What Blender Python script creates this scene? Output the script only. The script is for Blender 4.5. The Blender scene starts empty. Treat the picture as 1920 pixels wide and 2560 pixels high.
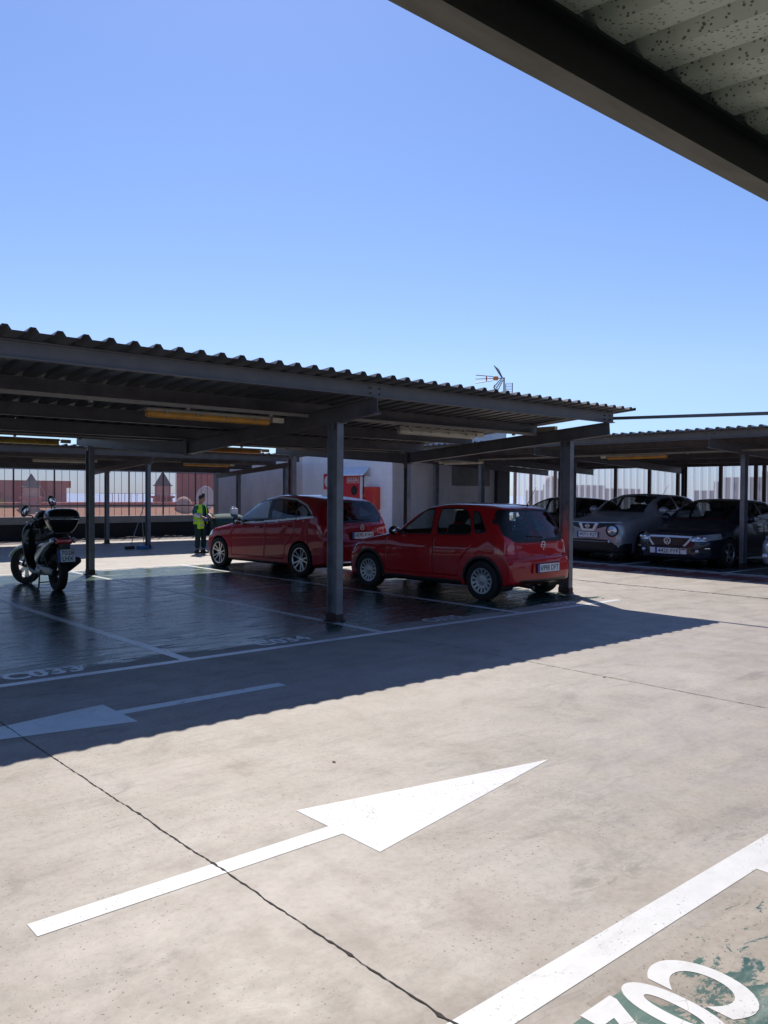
import bpy, bmesh, math, random
import numpy as np
from mathutils import Vector, Matrix
R = math.radians
random.seed(7); np.random.seed(7)
S = bpy.context.scene
C = S.collection

# ------------------------------------------------------------------ camera
cam = bpy.data.cameras.new('camera'); camo = bpy.data.objects.new('camera', cam); C.objects.link(camo)
S.camera = camo
yaw, pit, rol = R(48.63460507), R(-1.21285368), R(0.37005002)
fw = Vector((math.cos(yaw)*math.cos(pit), math.sin(yaw)*math.cos(pit), math.sin(pit)))
r0 = Vector((math.sin(yaw), -math.cos(yaw), 0)); u0 = r0.cross(fw)
rr = r0*math.cos(rol)+u0*math.sin(rol); uu = -r0*math.sin(rol)+u0*math.cos(rol)
camo.matrix_world = Matrix(((rr.x, uu.x, -fw.x, 0), (rr.y, uu.y, -fw.y, 0), (rr.z, uu.z, -fw.z, 1.60), (0, 0, 0, 1)))
cam.sensor_fit = 'VERTICAL'; cam.sensor_height = 32; cam.lens = 2084.43/2560*32
cam.clip_start = 0.05; cam.clip_end = 30000

# ------------------------------------------------------------------ world, sun, exposure
SUN = Vector((1.32, 2.11, 2.97)).normalized()
W = bpy.data.worlds.new('World'); S.world = W; W.use_nodes = True
nt = W.node_tree; nt.nodes.clear()
sky = nt.nodes.new('ShaderNodeTexSky'); sky.sky_type = 'NISHITA'; sky.sun_disc = False
sky.sun_elevation = math.asin(SUN.z); sky.sun_rotation = math.atan2(SUN.x, SUN.y)
sky.altitude = 20; sky.air_density = 1.0; sky.dust_density = 0.25; sky.ozone_density = 2.5
bg = nt.nodes.new('ShaderNodeBackground'); bg.inputs[1].default_value = 0.092
wo = nt.nodes.new('ShaderNodeOutputWorld')
tcw = nt.nodes.new('ShaderNodeTexCoord'); sxw = nt.nodes.new('ShaderNodeSeparateXYZ'); nt.links.new(tcw.outputs['Generated'], sxw.inputs[0])
rw = nt.nodes.new('ShaderNodeValToRGB'); nt.links.new(sxw.outputs[2], rw.inputs[0]); ew = rw.color_ramp.elements   # white balance of the haze towards the horizon
ew[0].position, ew[0].color = 0.0, (.56, .72, 1.12, 1); ew[1].position, ew[1].color = .45, (.85, .95, 1.24, 1)
x_ = ew.new(.14); x_.color = (.90, .955, 1.18, 1); x_ = ew.new(.05); x_.color = (.67, .82, 1.16, 1)
mw = nt.nodes.new('ShaderNodeMix'); mw.data_type = 'RGBA'; mw.blend_type = 'MULTIPLY'; mw.inputs[0].default_value = 1
nt.links.new(sky.outputs[0], mw.inputs[6]); nt.links.new(rw.outputs[0], mw.inputs[7]); nt.links.new(mw.outputs[2], bg.inputs[0]); nt.links.new(bg.outputs[0], wo.inputs[0])
sl = bpy.data.lights.new('sun', 'SUN'); sl.energy = 4.3; sl.angle = R(0.53); sl.color = (1, 0.94, 0.85)
so = bpy.data.objects.new('sun', sl); C.objects.link(so)
so.rotation_euler = SUN.to_track_quat('Z', 'Y').to_euler(); so.location = (0, 0, 40)
S.view_settings.view_transform = 'Standard'; S.view_settings.look = 'None'
S.view_settings.exposure = 0.33; S.view_settings.gamma = 1

S.cycles.diffuse_bounces = 8; S.cycles.max_bounces = 16; S.cycles.transparent_max_bounces = 24; S.cycles.glossy_bounces = 6

# ------------------------------------------------------------------ helpers
class MB:
    def __init__(s): s.v = []; s.f = []; s.sm = False
    def add(s, vs, fs):
        o = len(s.v); s.v += [tuple(float(c) for c in p) for p in vs]; s.f += [tuple(i+o for i in f) for f in fs]; return s
    def box(s, x0, x1, y0, y1, z0, z1, M=None):
        vs = [(x, y, z) for z in (z0, z1) for y in (y0, y1) for x in (x0, x1)]
        if M is not None: vs = [M @ Vector(p) for p in vs]
        return s.add(vs, [(0, 2, 3, 1), (4, 5, 7, 6), (0, 1, 5, 4), (2, 6, 7, 3), (0, 4, 6, 2), (1, 3, 7, 5)])
    def rbox(s, x0, x1, y0, y1, z0, z1, r=.03, M=None, n=3):
        # box with rounded corners in every axis (superellipsoid-like)
        bm = bmesh.new(); bmesh.ops.create_cube(bm, size=1)
        for v in bm.verts:
            v.co = Vector(((x0+x1)/2+v.co.x*(x1-x0), (y0+y1)/2+v.co.y*(y1-y0), (z0+z1)/2+v.co.z*(z1-z0)))
        bmesh.ops.bevel(bm, geom=bm.edges[:]+bm.verts[:], offset=r, segments=n, profile=.5, affect='EDGES')
        bm.verts.index_update()
        vs = [(M @ v.co) if M is not None else v.co[:] for v in bm.verts]
        fs = [tuple(v.index for v in f.verts) for f in bm.faces]; bm.free()
        return s.add(vs, fs)
    def prism(s, poly, z0, z1, M=None):
        n = len(poly); vs = [(p[0], p[1], z0) for p in poly]+[(p[0], p[1], z1) for p in poly]
        if M is not None: vs = [M @ Vector(p) for p in vs]
        return s.add(vs, [tuple(range(n-1, -1, -1)), tuple(range(n, 2*n))]+[(i, (i+1) % n, n+(i+1) % n, n+i) for i in range(n)])
    def bar(s, p0, p1, w, h, up=(0, 0, 1)):
        p0 = Vector(p0); p1 = Vector(p1); d = (p1-p0).normalized(); u = Vector(up); r = d.cross(u).normalized(); u = r.cross(d)
        vs = [p+r*a*w/2+u*b*h/2 for p in (p0, p1) for a, b in ((-1, -1), (1, -1), (1, 1), (-1, 1))]
        return s.add(vs, [(0, 1, 2, 3), (7, 6, 5, 4), (0, 4, 5, 1), (1, 5, 6, 2), (2, 6, 7, 3), (3, 7, 4, 0)])
    def ibeam(s, p0, p1, h, b, tw=.008, tf=.012, up=(0, 0, 1)):
        # p0,p1: centre of the section
        p0 = Vector(p0); p1 = Vector(p1); d = (p1-p0).normalized(); u = Vector(up); r = d.cross(u).normalized(); u = r.cross(d)
        pr = [(-b/2, -h/2), (b/2, -h/2), (b/2, -h/2+tf), (tw/2, -h/2+tf), (tw/2, h/2-tf), (b/2, h/2-tf), (b/2, h/2), (-b/2, h/2), (-b/2, h/2-tf), (-tw/2, h/2-tf), (-tw/2, -h/2+tf), (-b/2, -h/2+tf)]
        n = 12; vs = [p+r*x+u*y for p in (p0, p1) for x, y in pr]
        fs = [(i, (i+1) % n, n+(i+1) % n, n+i) for i in range(n)]
        for o in (0, n):
            fs += [(o, o+1, o+2, o+11), (o+3, o+4, o+9, o+10), (o+5, o+6, o+7, o+8), (o+2, o+3, o+10, o+11), (o+4, o+5, o+8, o+9)]
        return s.add(vs, fs)
    def tube(s, pts, r, n=8, cap=True):
        pts = [Vector(p) for p in pts]; rs = r if isinstance(r, (list, tuple)) else [r]*len(pts)
        o = len(s.v); prev = None
        for i, p in enumerate(pts):
            d = (pts[min(i+1, len(pts)-1)]-pts[max(i-1, 0)]).normalized()
            a = prev if prev is not None else (Vector((0, 0, 1)) if abs(d.z) < .9 else Vector((1, 0, 0)))
            x = (a-d*a.dot(d)).normalized(); prev = x; y = d.cross(x)
            for k in range(n):
                t = 2*math.pi*k/n; s.v.append(tuple(p+(x*math.cos(t)+y*math.sin(t))*rs[i]))
        for i in range(len(pts)-1):
            for k in range(n): s.f.append((o+i*n+k, o+i*n+(k+1) % n, o+(i+1)*n+(k+1) % n, o+(i+1)*n+k))
        if cap: s.f.append(tuple(o+k for k in range(n-1, -1, -1))); s.f.append(tuple(o+(len(pts)-1)*n+k for k in range(n)))
        return s
    def lathe(s, prof, n=32, M=None, cap=False):
        # prof: list of (r, h) ; axis = z of M
        vs = []; fs = []; m = len(prof)
        for i in range(n):
            t = 2*math.pi*i/n
            for (r, h) in prof: vs.append((r*math.cos(t), r*math.sin(t), h))
        for i in range(n):
            for k in range(m-1): fs.append((i*m+k, ((i+1) % n)*m+k, ((i+1) % n)*m+k+1, i*m+k+1))
        if M is not None: vs = [M @ Vector(p) for p in vs]
        return s.add(vs, fs)
    def ell(s, c, r, M=None, n=20, m=12):
        vs = [(c[0]+r[0]*math.sin(math.pi*j/m)*math.cos(2*math.pi*i/n), c[1]+r[1]*math.sin(math.pi*j/m)*math.sin(2*math.pi*i/n), c[2]+r[2]*math.cos(math.pi*j/m)) for j in range(m+1) for i in range(n)]
        if M is not None: vs = [M @ Vector(p) for p in vs]
        return s.add(vs, [(j*n+i, (j+1)*n+i, (j+1)*n+(i+1) % n, j*n+(i+1) % n) for j in range(m) for i in range(n)])
    def build(s, name, mat, parent=None, smooth=False, world=True, auto=None):
        me = bpy.data.meshes.new(name)
        off = Vector(parent.location) if (parent is not None and world) else Vector((0, 0, 0))
        me.from_pydata([tuple(Vector(p)-off) for p in s.v], [], s.f)
        bm = bmesh.new(); bm.from_mesh(me); bmesh.ops.remove_doubles(bm, verts=bm.verts, dist=1e-5); bmesh.ops.recalc_face_normals(bm, faces=bm.faces)
        if auto: 
            for e in bm.edges: e.smooth = len(e.link_faces) == 2 and e.calc_face_angle(0) < R(auto)
            smooth = True
        bm.to_mesh(me); bm.free()
        if smooth: me.polygons.foreach_set('use_smooth', [True]*len(me.polygons))
        me.materials.append(mat)
        return link(name, me, parent)
def link(name, me, parent=None):
    o = bpy.data.objects.new(name, me); C.objects.link(o)
    if parent is not None: o.parent = parent
    return o
def tag(o, label, cat, group=None, kind=None):
    if label: o['label'] = label
    if cat: o['category'] = cat
    if group: o['group'] = group
    if kind: o['kind'] = kind
    return o
def thing(name, label, cat, loc=(0, 0, 0), rz=0, group=None, sc=1):
    o = bpy.data.objects.new(name, None); C.objects.link(o); o.location = loc; o.rotation_euler = (0, 0, rz); o.scale = (sc, sc, sc)
    o.empty_display_size = .2
    return tag(o, label, cat, group)
def copy_tree(o, parent=None):
    c = o.copy(); C.objects.link(c)
    if parent is not None: c.parent = parent
    for ch in list(o.children): copy_tree(ch, c)
    return c
def text_obj(name, txt, size, mat, parent, loc, rot, ext=.001, bold=0, sx=1, space=1, align='CENTER'):
    cu = bpy.data.curves.new(name, 'FONT'); cu.body = txt; cu.size = size; cu.extrude = ext; cu.offset = bold; cu.align_x = align; cu.align_y = 'CENTER'; cu.space_character = space; cu.resolution_u = 8
    t = bpy.data.objects.new(name, cu); C.objects.link(t); bpy.context.view_layer.update()
    me = bpy.data.meshes.new_from_object(t.evaluated_get(bpy.context.evaluated_depsgraph_get())); bpy.data.objects.remove(t); bpy.data.curves.remove(cu)
    me.name = name; me.materials.clear(); me.materials.append(mat)
    o = link(name, me, parent); o.location = loc; o.rotation_euler = rot; o.scale = (sx, 1, 1)
    return o

# ------------------------------------------------------------------ materials
def N(nt, t, **k):
    n = nt.nodes.new(t)
    for a, b in k.items(): setattr(n, a, b)
    return n
def mat(name, col, rough=.5, metal=0, spec=.5, coat=0, noise=0, nscale=8, bump=0, bscale=60, rn=0, coord='Object', em=None, emst=0, stretch=None):
    m = bpy.data.materials.new(name); m.use_nodes = True; nt = m.node_tree; b = nt.nodes['Principled BSDF']
    b.inputs['Base Color'].default_value = (*col, 1); b.inputs['Roughness'].default_value = rough; b.inputs['Metallic'].default_value = metal
    b.inputs['Specular IOR Level'].default_value = spec; b.inputs['Coat Weight'].default_value = coat; b.inputs['Coat Roughness'].default_value = .04
    if em: b.inputs['Emission Color'].default_value = (*em, 1); b.inputs['Emission Strength'].default_value = emst
    if noise or rn or bump:
        tc = N(nt, 'ShaderNodeTexCoord'); out = tc.outputs[coord]
        if stretch:
            mp = N(nt, 'ShaderNodeMapping'); mp.inputs['Scale'].default_value = stretch; nt.links.new(out, mp.inputs[0]); out = mp.outputs[0]
        n1 = N(nt, 'ShaderNodeTexNoise'); n1.inputs['Scale'].default_value = nscale; n1.inputs['Detail'].default_value = 6; n1.inputs['Roughness'].default_value = .65
        nt.links.new(out, n1.inputs['Vector'])
        if noise:
            mr = N(nt, 'ShaderNodeMapRange'); mr.inputs[1].default_value = .3; mr.inputs[2].default_value = .7; mr.inputs[3].default_value = 1-noise; mr.inputs[4].default_value = 1+noise
            nt.links.new(n1.outputs['Fac'], mr.inputs[0])
            mx = N(nt, 'ShaderNodeMix', data_type='RGBA', blend_type='MULTIPLY'); mx.inputs[0].default_value = 1; mx.inputs[6].default_value = (*col, 1)
            nt.links.new(mr.outputs[0], mx.inputs[7]); nt.links.new(mx.outputs[2], b.inputs['Base Color'])
        if rn:
            mr = N(nt, 'ShaderNodeMapRange'); mr.inputs[1].default_value = .3; mr.inputs[2].default_value = .7; mr.inputs[3].default_value = max(rough-rn, 0); mr.inputs[4].default_value = rough+rn
            nt.links.new(n1.outputs['Fac'], mr.inputs[0]); nt.links.new(mr.outputs[0], b.inputs['Roughness'])
        if bump:
            n2 = N(nt, 'ShaderNodeTexNoise'); n2.inputs['Scale'].default_value = bscale; n2.inputs['Detail'].default_value = 4
            nt.links.new(out, n2.inputs['Vector']); bp = N(nt, 'ShaderNodeBump'); bp.inputs['Strength'].default_value = bump; bp.inputs['Distance'].default_value = .01
            nt.links.new(n2.outputs['Fac'], bp.inputs['Height']); nt.links.new(bp.outputs[0], b.inputs['Normal'])
    return m
def glass_mat(name, tint=(.3, .33, .35), rough=.02, refl=1.0, haze=0, hazecol=(.8, .8, .85)):
    m = bpy.data.materials.new(name); m.use_nodes = True; nt = m.node_tree; nt.nodes.clear()
    out = N(nt, 'ShaderNodeOutputMaterial'); tr = N(nt, 'ShaderNodeBsdfTransparent'); tr.inputs[0].default_value = (*tint, 1)
    gl = N(nt, 'ShaderNodeBsdfGlossy'); gl.inputs['Roughness'].default_value = rough; gl.inputs[0].default_value = (refl, refl, refl, 1)
    fr = N(nt, 'ShaderNodeFresnel'); ge = N(nt, 'ShaderNodeNewGeometry'); ior = N(nt, 'ShaderNodeMapRange'); ior.inputs[3].default_value = 1.5; ior.inputs[4].default_value = 1/1.5; nt.links.new(ge.outputs['Backfacing'], ior.inputs[0]); nt.links.new(ior.outputs[0], fr.inputs[0])
    mx = N(nt, 'ShaderNodeMixShader'); nt.links.new(fr.outputs[0], mx.inputs[0]); src = tr.outputs[0]
    if haze:
        tl = N(nt, 'ShaderNodeBsdfTranslucent'); tl.inputs[0].default_value = (*hazecol, 1); df = N(nt, 'ShaderNodeBsdfDiffuse'); df.inputs[0].default_value = (*hazecol, 1)
        m1 = N(nt, 'ShaderNodeMixShader'); m1.inputs[0].default_value = .5; nt.links.new(tl.outputs[0], m1.inputs[1]); nt.links.new(df.outputs[0], m1.inputs[2])
        m2 = N(nt, 'ShaderNodeMixShader'); m2.inputs[0].default_value = haze; nt.links.new(tr.outputs[0], m2.inputs[1]); nt.links.new(m1.outputs[0], m2.inputs[2]); src = m2.outputs[0]; m['hz'] = m2.name
    nt.links.new(src, mx.inputs[1]); nt.links.new(gl.outputs[0], mx.inputs[2]); nt.links.new(mx.outputs[0], out.inputs[0])
    return m
def ramp(nt, src, stops):
    r = N(nt, 'ShaderNodeValToRGB'); e = r.color_ramp.elements
    e[0].position, e[0].color = stops[0][0], (*stops[0][1], 1); e[1].position, e[1].color = stops[-1][0], (*stops[-1][1], 1)
    for p, c in stops[1:-1]:
        x = e.new(p); x.color = (*c, 1)
    nt.links.new(src, r.inputs[0]); return r.outputs[0]
def mixc(nt, fac, a, b, mode='MIX'):
    m = N(nt, 'ShaderNodeMix', data_type='RGBA', blend_type=mode)
    for i, x in ((0, fac), (6, a), (7, b)):
        if isinstance(x, (int, float)): m.inputs[i].default_value = x
        elif isinstance(x, tuple): m.inputs[i].default_value = (*x, 1)
        else: nt.links.new(x, m.inputs[i])
    return m.outputs[2]
def noise(nt, vec, scale, detail=6, rough=.6, dist=0):
    n = N(nt, 'ShaderNodeTexNoise'); n.inputs['Scale'].default_value = scale; n.inputs['Detail'].default_value = detail; n.inputs['Roughness'].default_value = rough; n.inputs['Distortion'].default_value = dist
    nt.links.new(vec, n.inputs['Vector']); return n.outputs['Fac']
def mrange(nt, src, a, b, c, d):
    m = N(nt, 'ShaderNodeMapRange'); m.inputs[1].default_value = a; m.inputs[2].default_value = b; m.inputs[3].default_value = c; m.inputs[4].default_value = d
    nt.links.new(src, m.inputs[0]); return m.outputs[0]
def mapping(nt, vec, sc=(1, 1, 1), loc=(0, 0, 0), rot=(0, 0, 0)):
    m = N(nt, 'ShaderNodeMapping'); m.inputs['Scale'].default_value = sc; m.inputs['Location'].default_value = loc; m.inputs['Rotation'].default_value = rot
    nt.links.new(vec, m.inputs[0]); return m.outputs[0]
def math_(nt, op, a, b=None):
    m = N(nt, 'ShaderNodeMath', operation=op)
    for i, x in ((0, a), (1, b)):
        if x is None: continue
        if isinstance(x, (int, float)): m.inputs[i].default_value = x
        else: nt.links.new(x, m.inputs[i])
    return m.outputs[0]

def concrete_color(nt, P):
    big = noise(nt, P, .35, 5, .6); mid = noise(nt, P, 1.7, 8, .7, .6); fine = noise(nt, P, 26, 6, .75)
    stretch = noise(nt, mapping(nt, P, (.5, 5, 1), rot=(0, 0, R(25))), 1.1, 7, .7, .3)
    c = ramp(nt, big, [(.3, (.338, .298, .256)), (.5, (.368, .326, .284)), (.7, (.40, .356, .312))])
    c = mixc(nt, 1, c, ramp(nt, mid, [(.28, (.62, .60, .58)), (.42, (.88, .87, .85)), (.58, (1, 1, 1)), (.8, (1.08, 1.07, 1.05))]), 'MULTIPLY')
    c = mixc(nt, 1, c, ramp(nt, stretch, [(.3, (.86, .85, .84)), (.5, (1, 1, 1)), (.75, (1.05, 1.04, 1.04))]), 'MULTIPLY')
    c = mixc(nt, 1, c, ramp(nt, fine, [(.3, (.80, .80, .80)), (.5, (1, 1, 1)), (.75, (1.09, 1.09, 1.09))]), 'MULTIPLY')
    # dark streaky stains of their own shape
    st = noise(nt, mapping(nt, P, (1.2, 4.5, 1), loc=(3, 1, 0), rot=(0, 0, R(-12))), 1.25, 10, .78, .9)
    st2 = noise(nt, P, .55, 3)
    msk = math_(nt, 'MULTIPLY', mrange(nt, st, .55, .68, 0, 1), mrange(nt, st2, .42, .56, 0, .8))
    c = mixc(nt, msk, c, (.17, .15, .135))
    for (px_, py_, rx_, ry_, am_) in ((3.02, 1.98, .42, .16, .8), (3.55, 2.55, .5, .35, .45), (3.9, 3.3, .5, .22, .4), (1.25, 2.65, .35, .12, .5), (2.2, 2.25, .3, .2, .4), (5.6, 4.3, .7, .3, .4), (2.9, 4.6, .5, .2, .35), (4.4, 6.6, .3, .12, .5)):
        dq = N(nt, 'ShaderNodeVectorMath', operation='LENGTH'); nt.links.new(mapping(nt, P, (1/rx_, 1/ry_, 0), (-px_/rx_, -py_/ry_, 0)), dq.inputs[0])
        mk = math_(nt, 'MULTIPLY', mrange(nt, dq.outputs['Value'], .35, 1.2, 1, 0), mrange(nt, noise(nt, mapping(nt, P, (1, 1.6, 1)), 7, 8, .75, .5), .47, .60, 0, am_))
        c = mixc(nt, mk, c, (.19, .165, .14))
    sp = noise(nt, P, 60, 3, .5); sp2 = noise(nt, P, 1.3, 2)
    c = mixc(nt, math_(nt, 'MULTIPLY', mrange(nt, sp, .64, .68, 0, .85), mrange(nt, sp2, .40, .55, 0, 1)), c, (.08, .07, .065))
    return c
def concrete(name='concrete'):
    m = bpy.data.materials.new(name); m.use_nodes = True; nt = m.node_tree; b = nt.nodes['Principled BSDF']
    P = N(nt, 'ShaderNodeNewGeometry').outputs['Position']
    nt.links.new(concrete_color(nt, P), b.inputs['Base Color'])
    nt.links.new(mrange(nt, noise(nt, P, 3, 6, .7), .3, .7, .42, .72), b.inputs['Roughness'])
    bp = N(nt, 'ShaderNodeBump'); bp.inputs['Strength'].default_value = .25; bp.inputs['Distance'].default_value = .004
    nt.links.new(noise(nt, P, 90, 6, .7), bp.inputs['Height']); nt.links.new(bp.outputs[0], b.inputs['Normal'])
    return m
def paint_floor(name, col, x0, x1, y0, y1, wear=.5, rough=(.10, .45), edge=.5, nsc=1.6, bmp=.03):
    # worn floor paint over concrete: patches and a ragged border show the concrete
    m = bpy.data.materials.new(name); m.use_nodes = True; nt = m.node_tree; b = nt.nodes['Principled BSDF']
    P = N(nt, 'ShaderNodeNewGeometry').outputs['Position']; sx = N(nt, 'ShaderNodeSeparateXYZ'); nt.links.new(P, sx.inputs[0])
    cc = concrete_color(nt, P)
    d = math_(nt, 'MINIMUM', math_(nt, 'MINIMUM', math_(nt, 'SUBTRACT', sx.outputs[0], x0), math_(nt, 'SUBTRACT', x1, sx.outputs[0])), math_(nt, 'MINIMUM', math_(nt, 'SUBTRACT', sx.outputs[1], y0), math_(nt, 'SUBTRACT', y1, sx.outputs[1])))
    dn = math_(nt, 'DIVIDE', d, edge)
    n1 = noise(nt, mapping(nt, P, (.8, 3.2 if nsc < 3 else 1.3, 1)), nsc, 10, .75, .5)
    v = math_(nt, 'ADD', math_(nt, 'MINIMUM', dn, 1.0), mrange(nt, n1, .3, .7, -wear, wear))
    fac = mrange(nt, v, .36, .46, 0, 1)
    pc = mixc(nt, 1, col, ramp(nt, noise(nt, P, 2.2, 8, .7), [(.3, (.6, .62, .62)), (.5, (1, 1, 1)), (.7, (1.5, 1.45, 1.4))]), 'MULTIPLY')
    chalk = mrange(nt, noise(nt, mapping(nt, P, (.9, 3.4, 1), loc=(5, 2, 0)), 1.3, 10, .75, .8), .55, .70, 0, .5)
    pc = mixc(nt, chalk, pc, (.30, .35, .35))
    nt.links.new(mixc(nt, fac, cc, pc), b.inputs['Base Color'])
    r1 = mrange(nt, noise(nt, mapping(nt, P, (.8, 2.8, 1)), 1.9, 10, .72, .6), .35, .65, rough[0], rough[1])
    rr_ = math_(nt, 'ADD', math_(nt, 'MULTIPLY', math_(nt, 'SUBTRACT', 1, fac), .4), math_(nt, 'ADD', r1, math_(nt, 'MULTIPLY', chalk, .5)))
    nt.links.new(rr_, b.inputs['Roughness']); b.inputs['Specular IOR Level'].default_value = .55
    bp = N(nt, 'ShaderNodeBump'); bp.inputs['Strength'].default_value = bmp; bp.inputs['Distance'].default_value = .003
    nt.links.new(noise(nt, P, 14, 6, .7), bp.inputs['Height']); nt.links.new(bp.outputs[0], b.inputs['Normal'])
    return m
def line_paint(name, col=(.66, .66, .665), chip=.625, rough=.55, spec=.5):
    m = bpy.data.materials.new(name); m.use_nodes = True; nt = m.node_tree; b = nt.nodes['Principled BSDF']
    P = N(nt, 'ShaderNodeNewGeometry').outputs['Position']
    c = mixc(nt, 1, col, ramp(nt, noise(nt, P, 5, 8, .7), [(.3, (.86, .86, .85)), (.6, (1, 1, 1))]), 'MULTIPLY')
    n = math_(nt, 'MULTIPLY', mrange(nt, noise(nt, P, 34, 8, .75, .4), chip, chip+.03, 0, 1), mrange(nt, noise(nt, P, 2.3, 2), .42, .55, 0, 1))
    c = mixc(nt, n, c, (.27, .25, .23))
    ve = N(nt, 'ShaderNodeTexVoronoi', feature='DISTANCE_TO_EDGE'); ve.inputs['Scale'].default_value = 7
    mv = N(nt, 'ShaderNodeMix', data_type='VECTOR'); mv.inputs[0].default_value = .10; nz = N(nt, 'ShaderNodeTexNoise'); nz.inputs['Scale'].default_value = 9; nt.links.new(P, nz.inputs['Vector'])
    nt.links.new(P, mv.inputs[4]); nt.links.new(nz.outputs['Color'], mv.inputs[5]); nt.links.new(mv.outputs[1], ve.inputs['Vector'])
    ck = math_(nt, 'MULTIPLY', mrange(nt, ve.outputs['Distance'], .004, .012, .75, 0), mrange(nt, noise(nt, P, 2.1, 3), .52, .60, 0, 1))
    c = mixc(nt, ck, c, (.30, .28, .26))
    thin = math_(nt, 'MULTIPLY', mrange(nt, noise(nt, mapping(nt, P, (1, 3, 1), rot=(0, 0, R(20))), 3.5, 8, .75, .4), .52, .72, 0, .45), mrange(nt, noise(nt, P, .9, 2), .40, .6, .3, 1))
    c = mixc(nt, thin, c, (.40, .37, .34))
    pit = math_(nt, 'MULTIPLY', mrange(nt, noise(nt, P, 75, 2, .5), .66, .70, 0, .8), mrange(nt, noise(nt, P, 1.7, 2), .40, .55, 0, 1))
    c = mixc(nt, pit, c, (.16, .15, .14))
    nt.links.new(c, b.inputs['Base Color']); b.inputs['Roughness'].default_value = rough; b.inputs['Specular IOR Level'].default_value = spec
    return m

M = {}
M['concrete'] = concrete()
M['line'] = line_paint('white_line_paint')
M['line_bay_shade'] = line_paint('glossy_shade_line_paint', (.88, .89, .90), .64, .30, .8)  # glossy copy of the line paint, lightened for lines lying in shade
M['line_worn'] = line_paint('worn_line_paint', (.74, .75, .76), .62, .34, .7)
M['line_faint'] = line_paint('faint_line_paint', (.52, .54, .55), .60, .36, .6)
M['steel'] = mat('painted_steel', (.115, .11, .115), .42, .0, .5, noise=.3, nscale=3, rn=.12, bump=.05, bscale=120)
M['steel_near_shade'] = mat('shaded_near_beam_steel', (.010, .010, .012), .5, 0, .5, noise=.35, nscale=3)  # beam web: shade put into a near-black colour
M['flange_lit'] = mat('ground_lit_flange', (.10, .096, .08), .6, noise=.35, nscale=2.5, stretch=(1, 6, 1))  # same steel as the web, lightened for light bounced off the ground
M['steel_post'] = mat('post_steel', (.17, .175, .19), .38, .25, .5, noise=.3, nscale=5, rn=.1, bump=.05, bscale=150)
M['steel_dark'] = mat('dark_steel', (.035, .033, .035), .5, 0, .4, noise=.3, nscale=5)
M['brown_post'] = mat('brown_steel', (.12, .07, .06), .5, 0, .5, noise=.3, nscale=5)
M['tray'] = mat('cable_tray_plastic', (.30, .27, .23), .5, noise=.15, nscale=4)
M['rust'] = mat('rusty_base', (.055, .035, .03), .85, noise=.5, nscale=20, bump=.4, bscale=60)
def sheet_mat(name, col, spots=0.0):
    m = bpy.data.materials.new(name); m.use_nodes = True; nt = m.node_tree; b = nt.nodes['Principled BSDF']
    P = N(nt, 'ShaderNodeNewGeometry').outputs['Position']
    c = mixc(nt, 1, col, ramp(nt, noise(nt, P, 1.5, 8, .7), [(.3, (.7, .72, .7)), (.55, (1, 1, 1)), (.75, (1.15, 1.15, 1.1))]), 'MULTIPLY')
    if spots:
        vo = N(nt, 'ShaderNodeTexVoronoi'); vo.inputs['Scale'].default_value = 72; nt.links.new(mapping(nt, P, (1, .8, 1)), vo.inputs['Vector']); s1 = math_(nt, 'SUBTRACT', 1, math_(nt, 'ADD', vo.outputs['Distance'], math_(nt, 'MULTIPLY', noise(nt, P, 70, 3), .5))); s2 = noise(nt, mapping(nt, P, (1, 1, 1), (4, 3, 0)), 3.2, 3)
        f = math_(nt, 'MULTIPLY', mrange(nt, s1, .44, .54, 0, spots), mrange(nt, s2, .34, .50, .15, 1))
        c = mixc(nt, f, c, (.07, .07, .065))
    nt.links.new(c, b.inputs['Base Color']); b.inputs['Metallic'].default_value = .35
    nt.links.new(mrange(nt, noise(nt, P, 6, 5), .3, .7, .32, .55), b.inputs['Roughness'])
    return m
M['sheet_dark'] = sheet_mat('dark_corrugated', (.17, .17, .175))
M['sheet_near'] = sheet_mat('green_grey_corrugated', (.38, .43, .37), .9)
M['sheet_blue'] = sheet_mat('galvanised_corrugated', (.30, .33, .37))
M['siding'] = sheet_mat('siding_metal', (.42, .46, .52))
M['black'] = mat('black_plastic', (.012, .012, .013), .45)
M['rubber'] = mat('rubber', (.014, .014, .015), .8, bump=.2, bscale=80)
M['glass'] = glass_mat('car_glass', (.70, .76, .74))
M['glass_dark'] = glass_mat('tinted_car_glass', (.26, .28, .30))
M['mirror'] = mat('mirror_glass', (.8, .82, .85), .03, 1)
M['chrome'] = mat('chrome', (.85, .86, .88), .22, .9)
M['emblem'] = mat('emblem_metal', (.72, .73, .75), .35, .4)
M['alloy'] = mat('alloy_rim', (.62, .62, .63), .28, .9)
M['hubcap'] = mat('hubcap_plastic', (.42, .43, .45), .35, .5)
M['seat'] = mat('seat_fabric', (.025, .025, .028), .9)
M['interior'] = mat('cabin_plastic', (.018, .018, .02), .7)
M['plate'] = mat('plate_white', (.78, .79, .80), .35)
M['plate_txt'] = mat('plate_black', (.01, .01, .012), .5)
M['plate_blue'] = mat('plate_blue', (.02, .08, .42), .4)
M['tail'] = mat('tail_lamp_red', (.55, .02, .02), .12, 0, .6, coat=1)
M['lampglass'] = mat('headlamp_clear', (.62, .66, .72), .12, .55, .8, coat=1)
M['lampdark'] = mat('headlamp_bezel', (.10, .11, .12), .15, .5, .8, coat=1)
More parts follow.
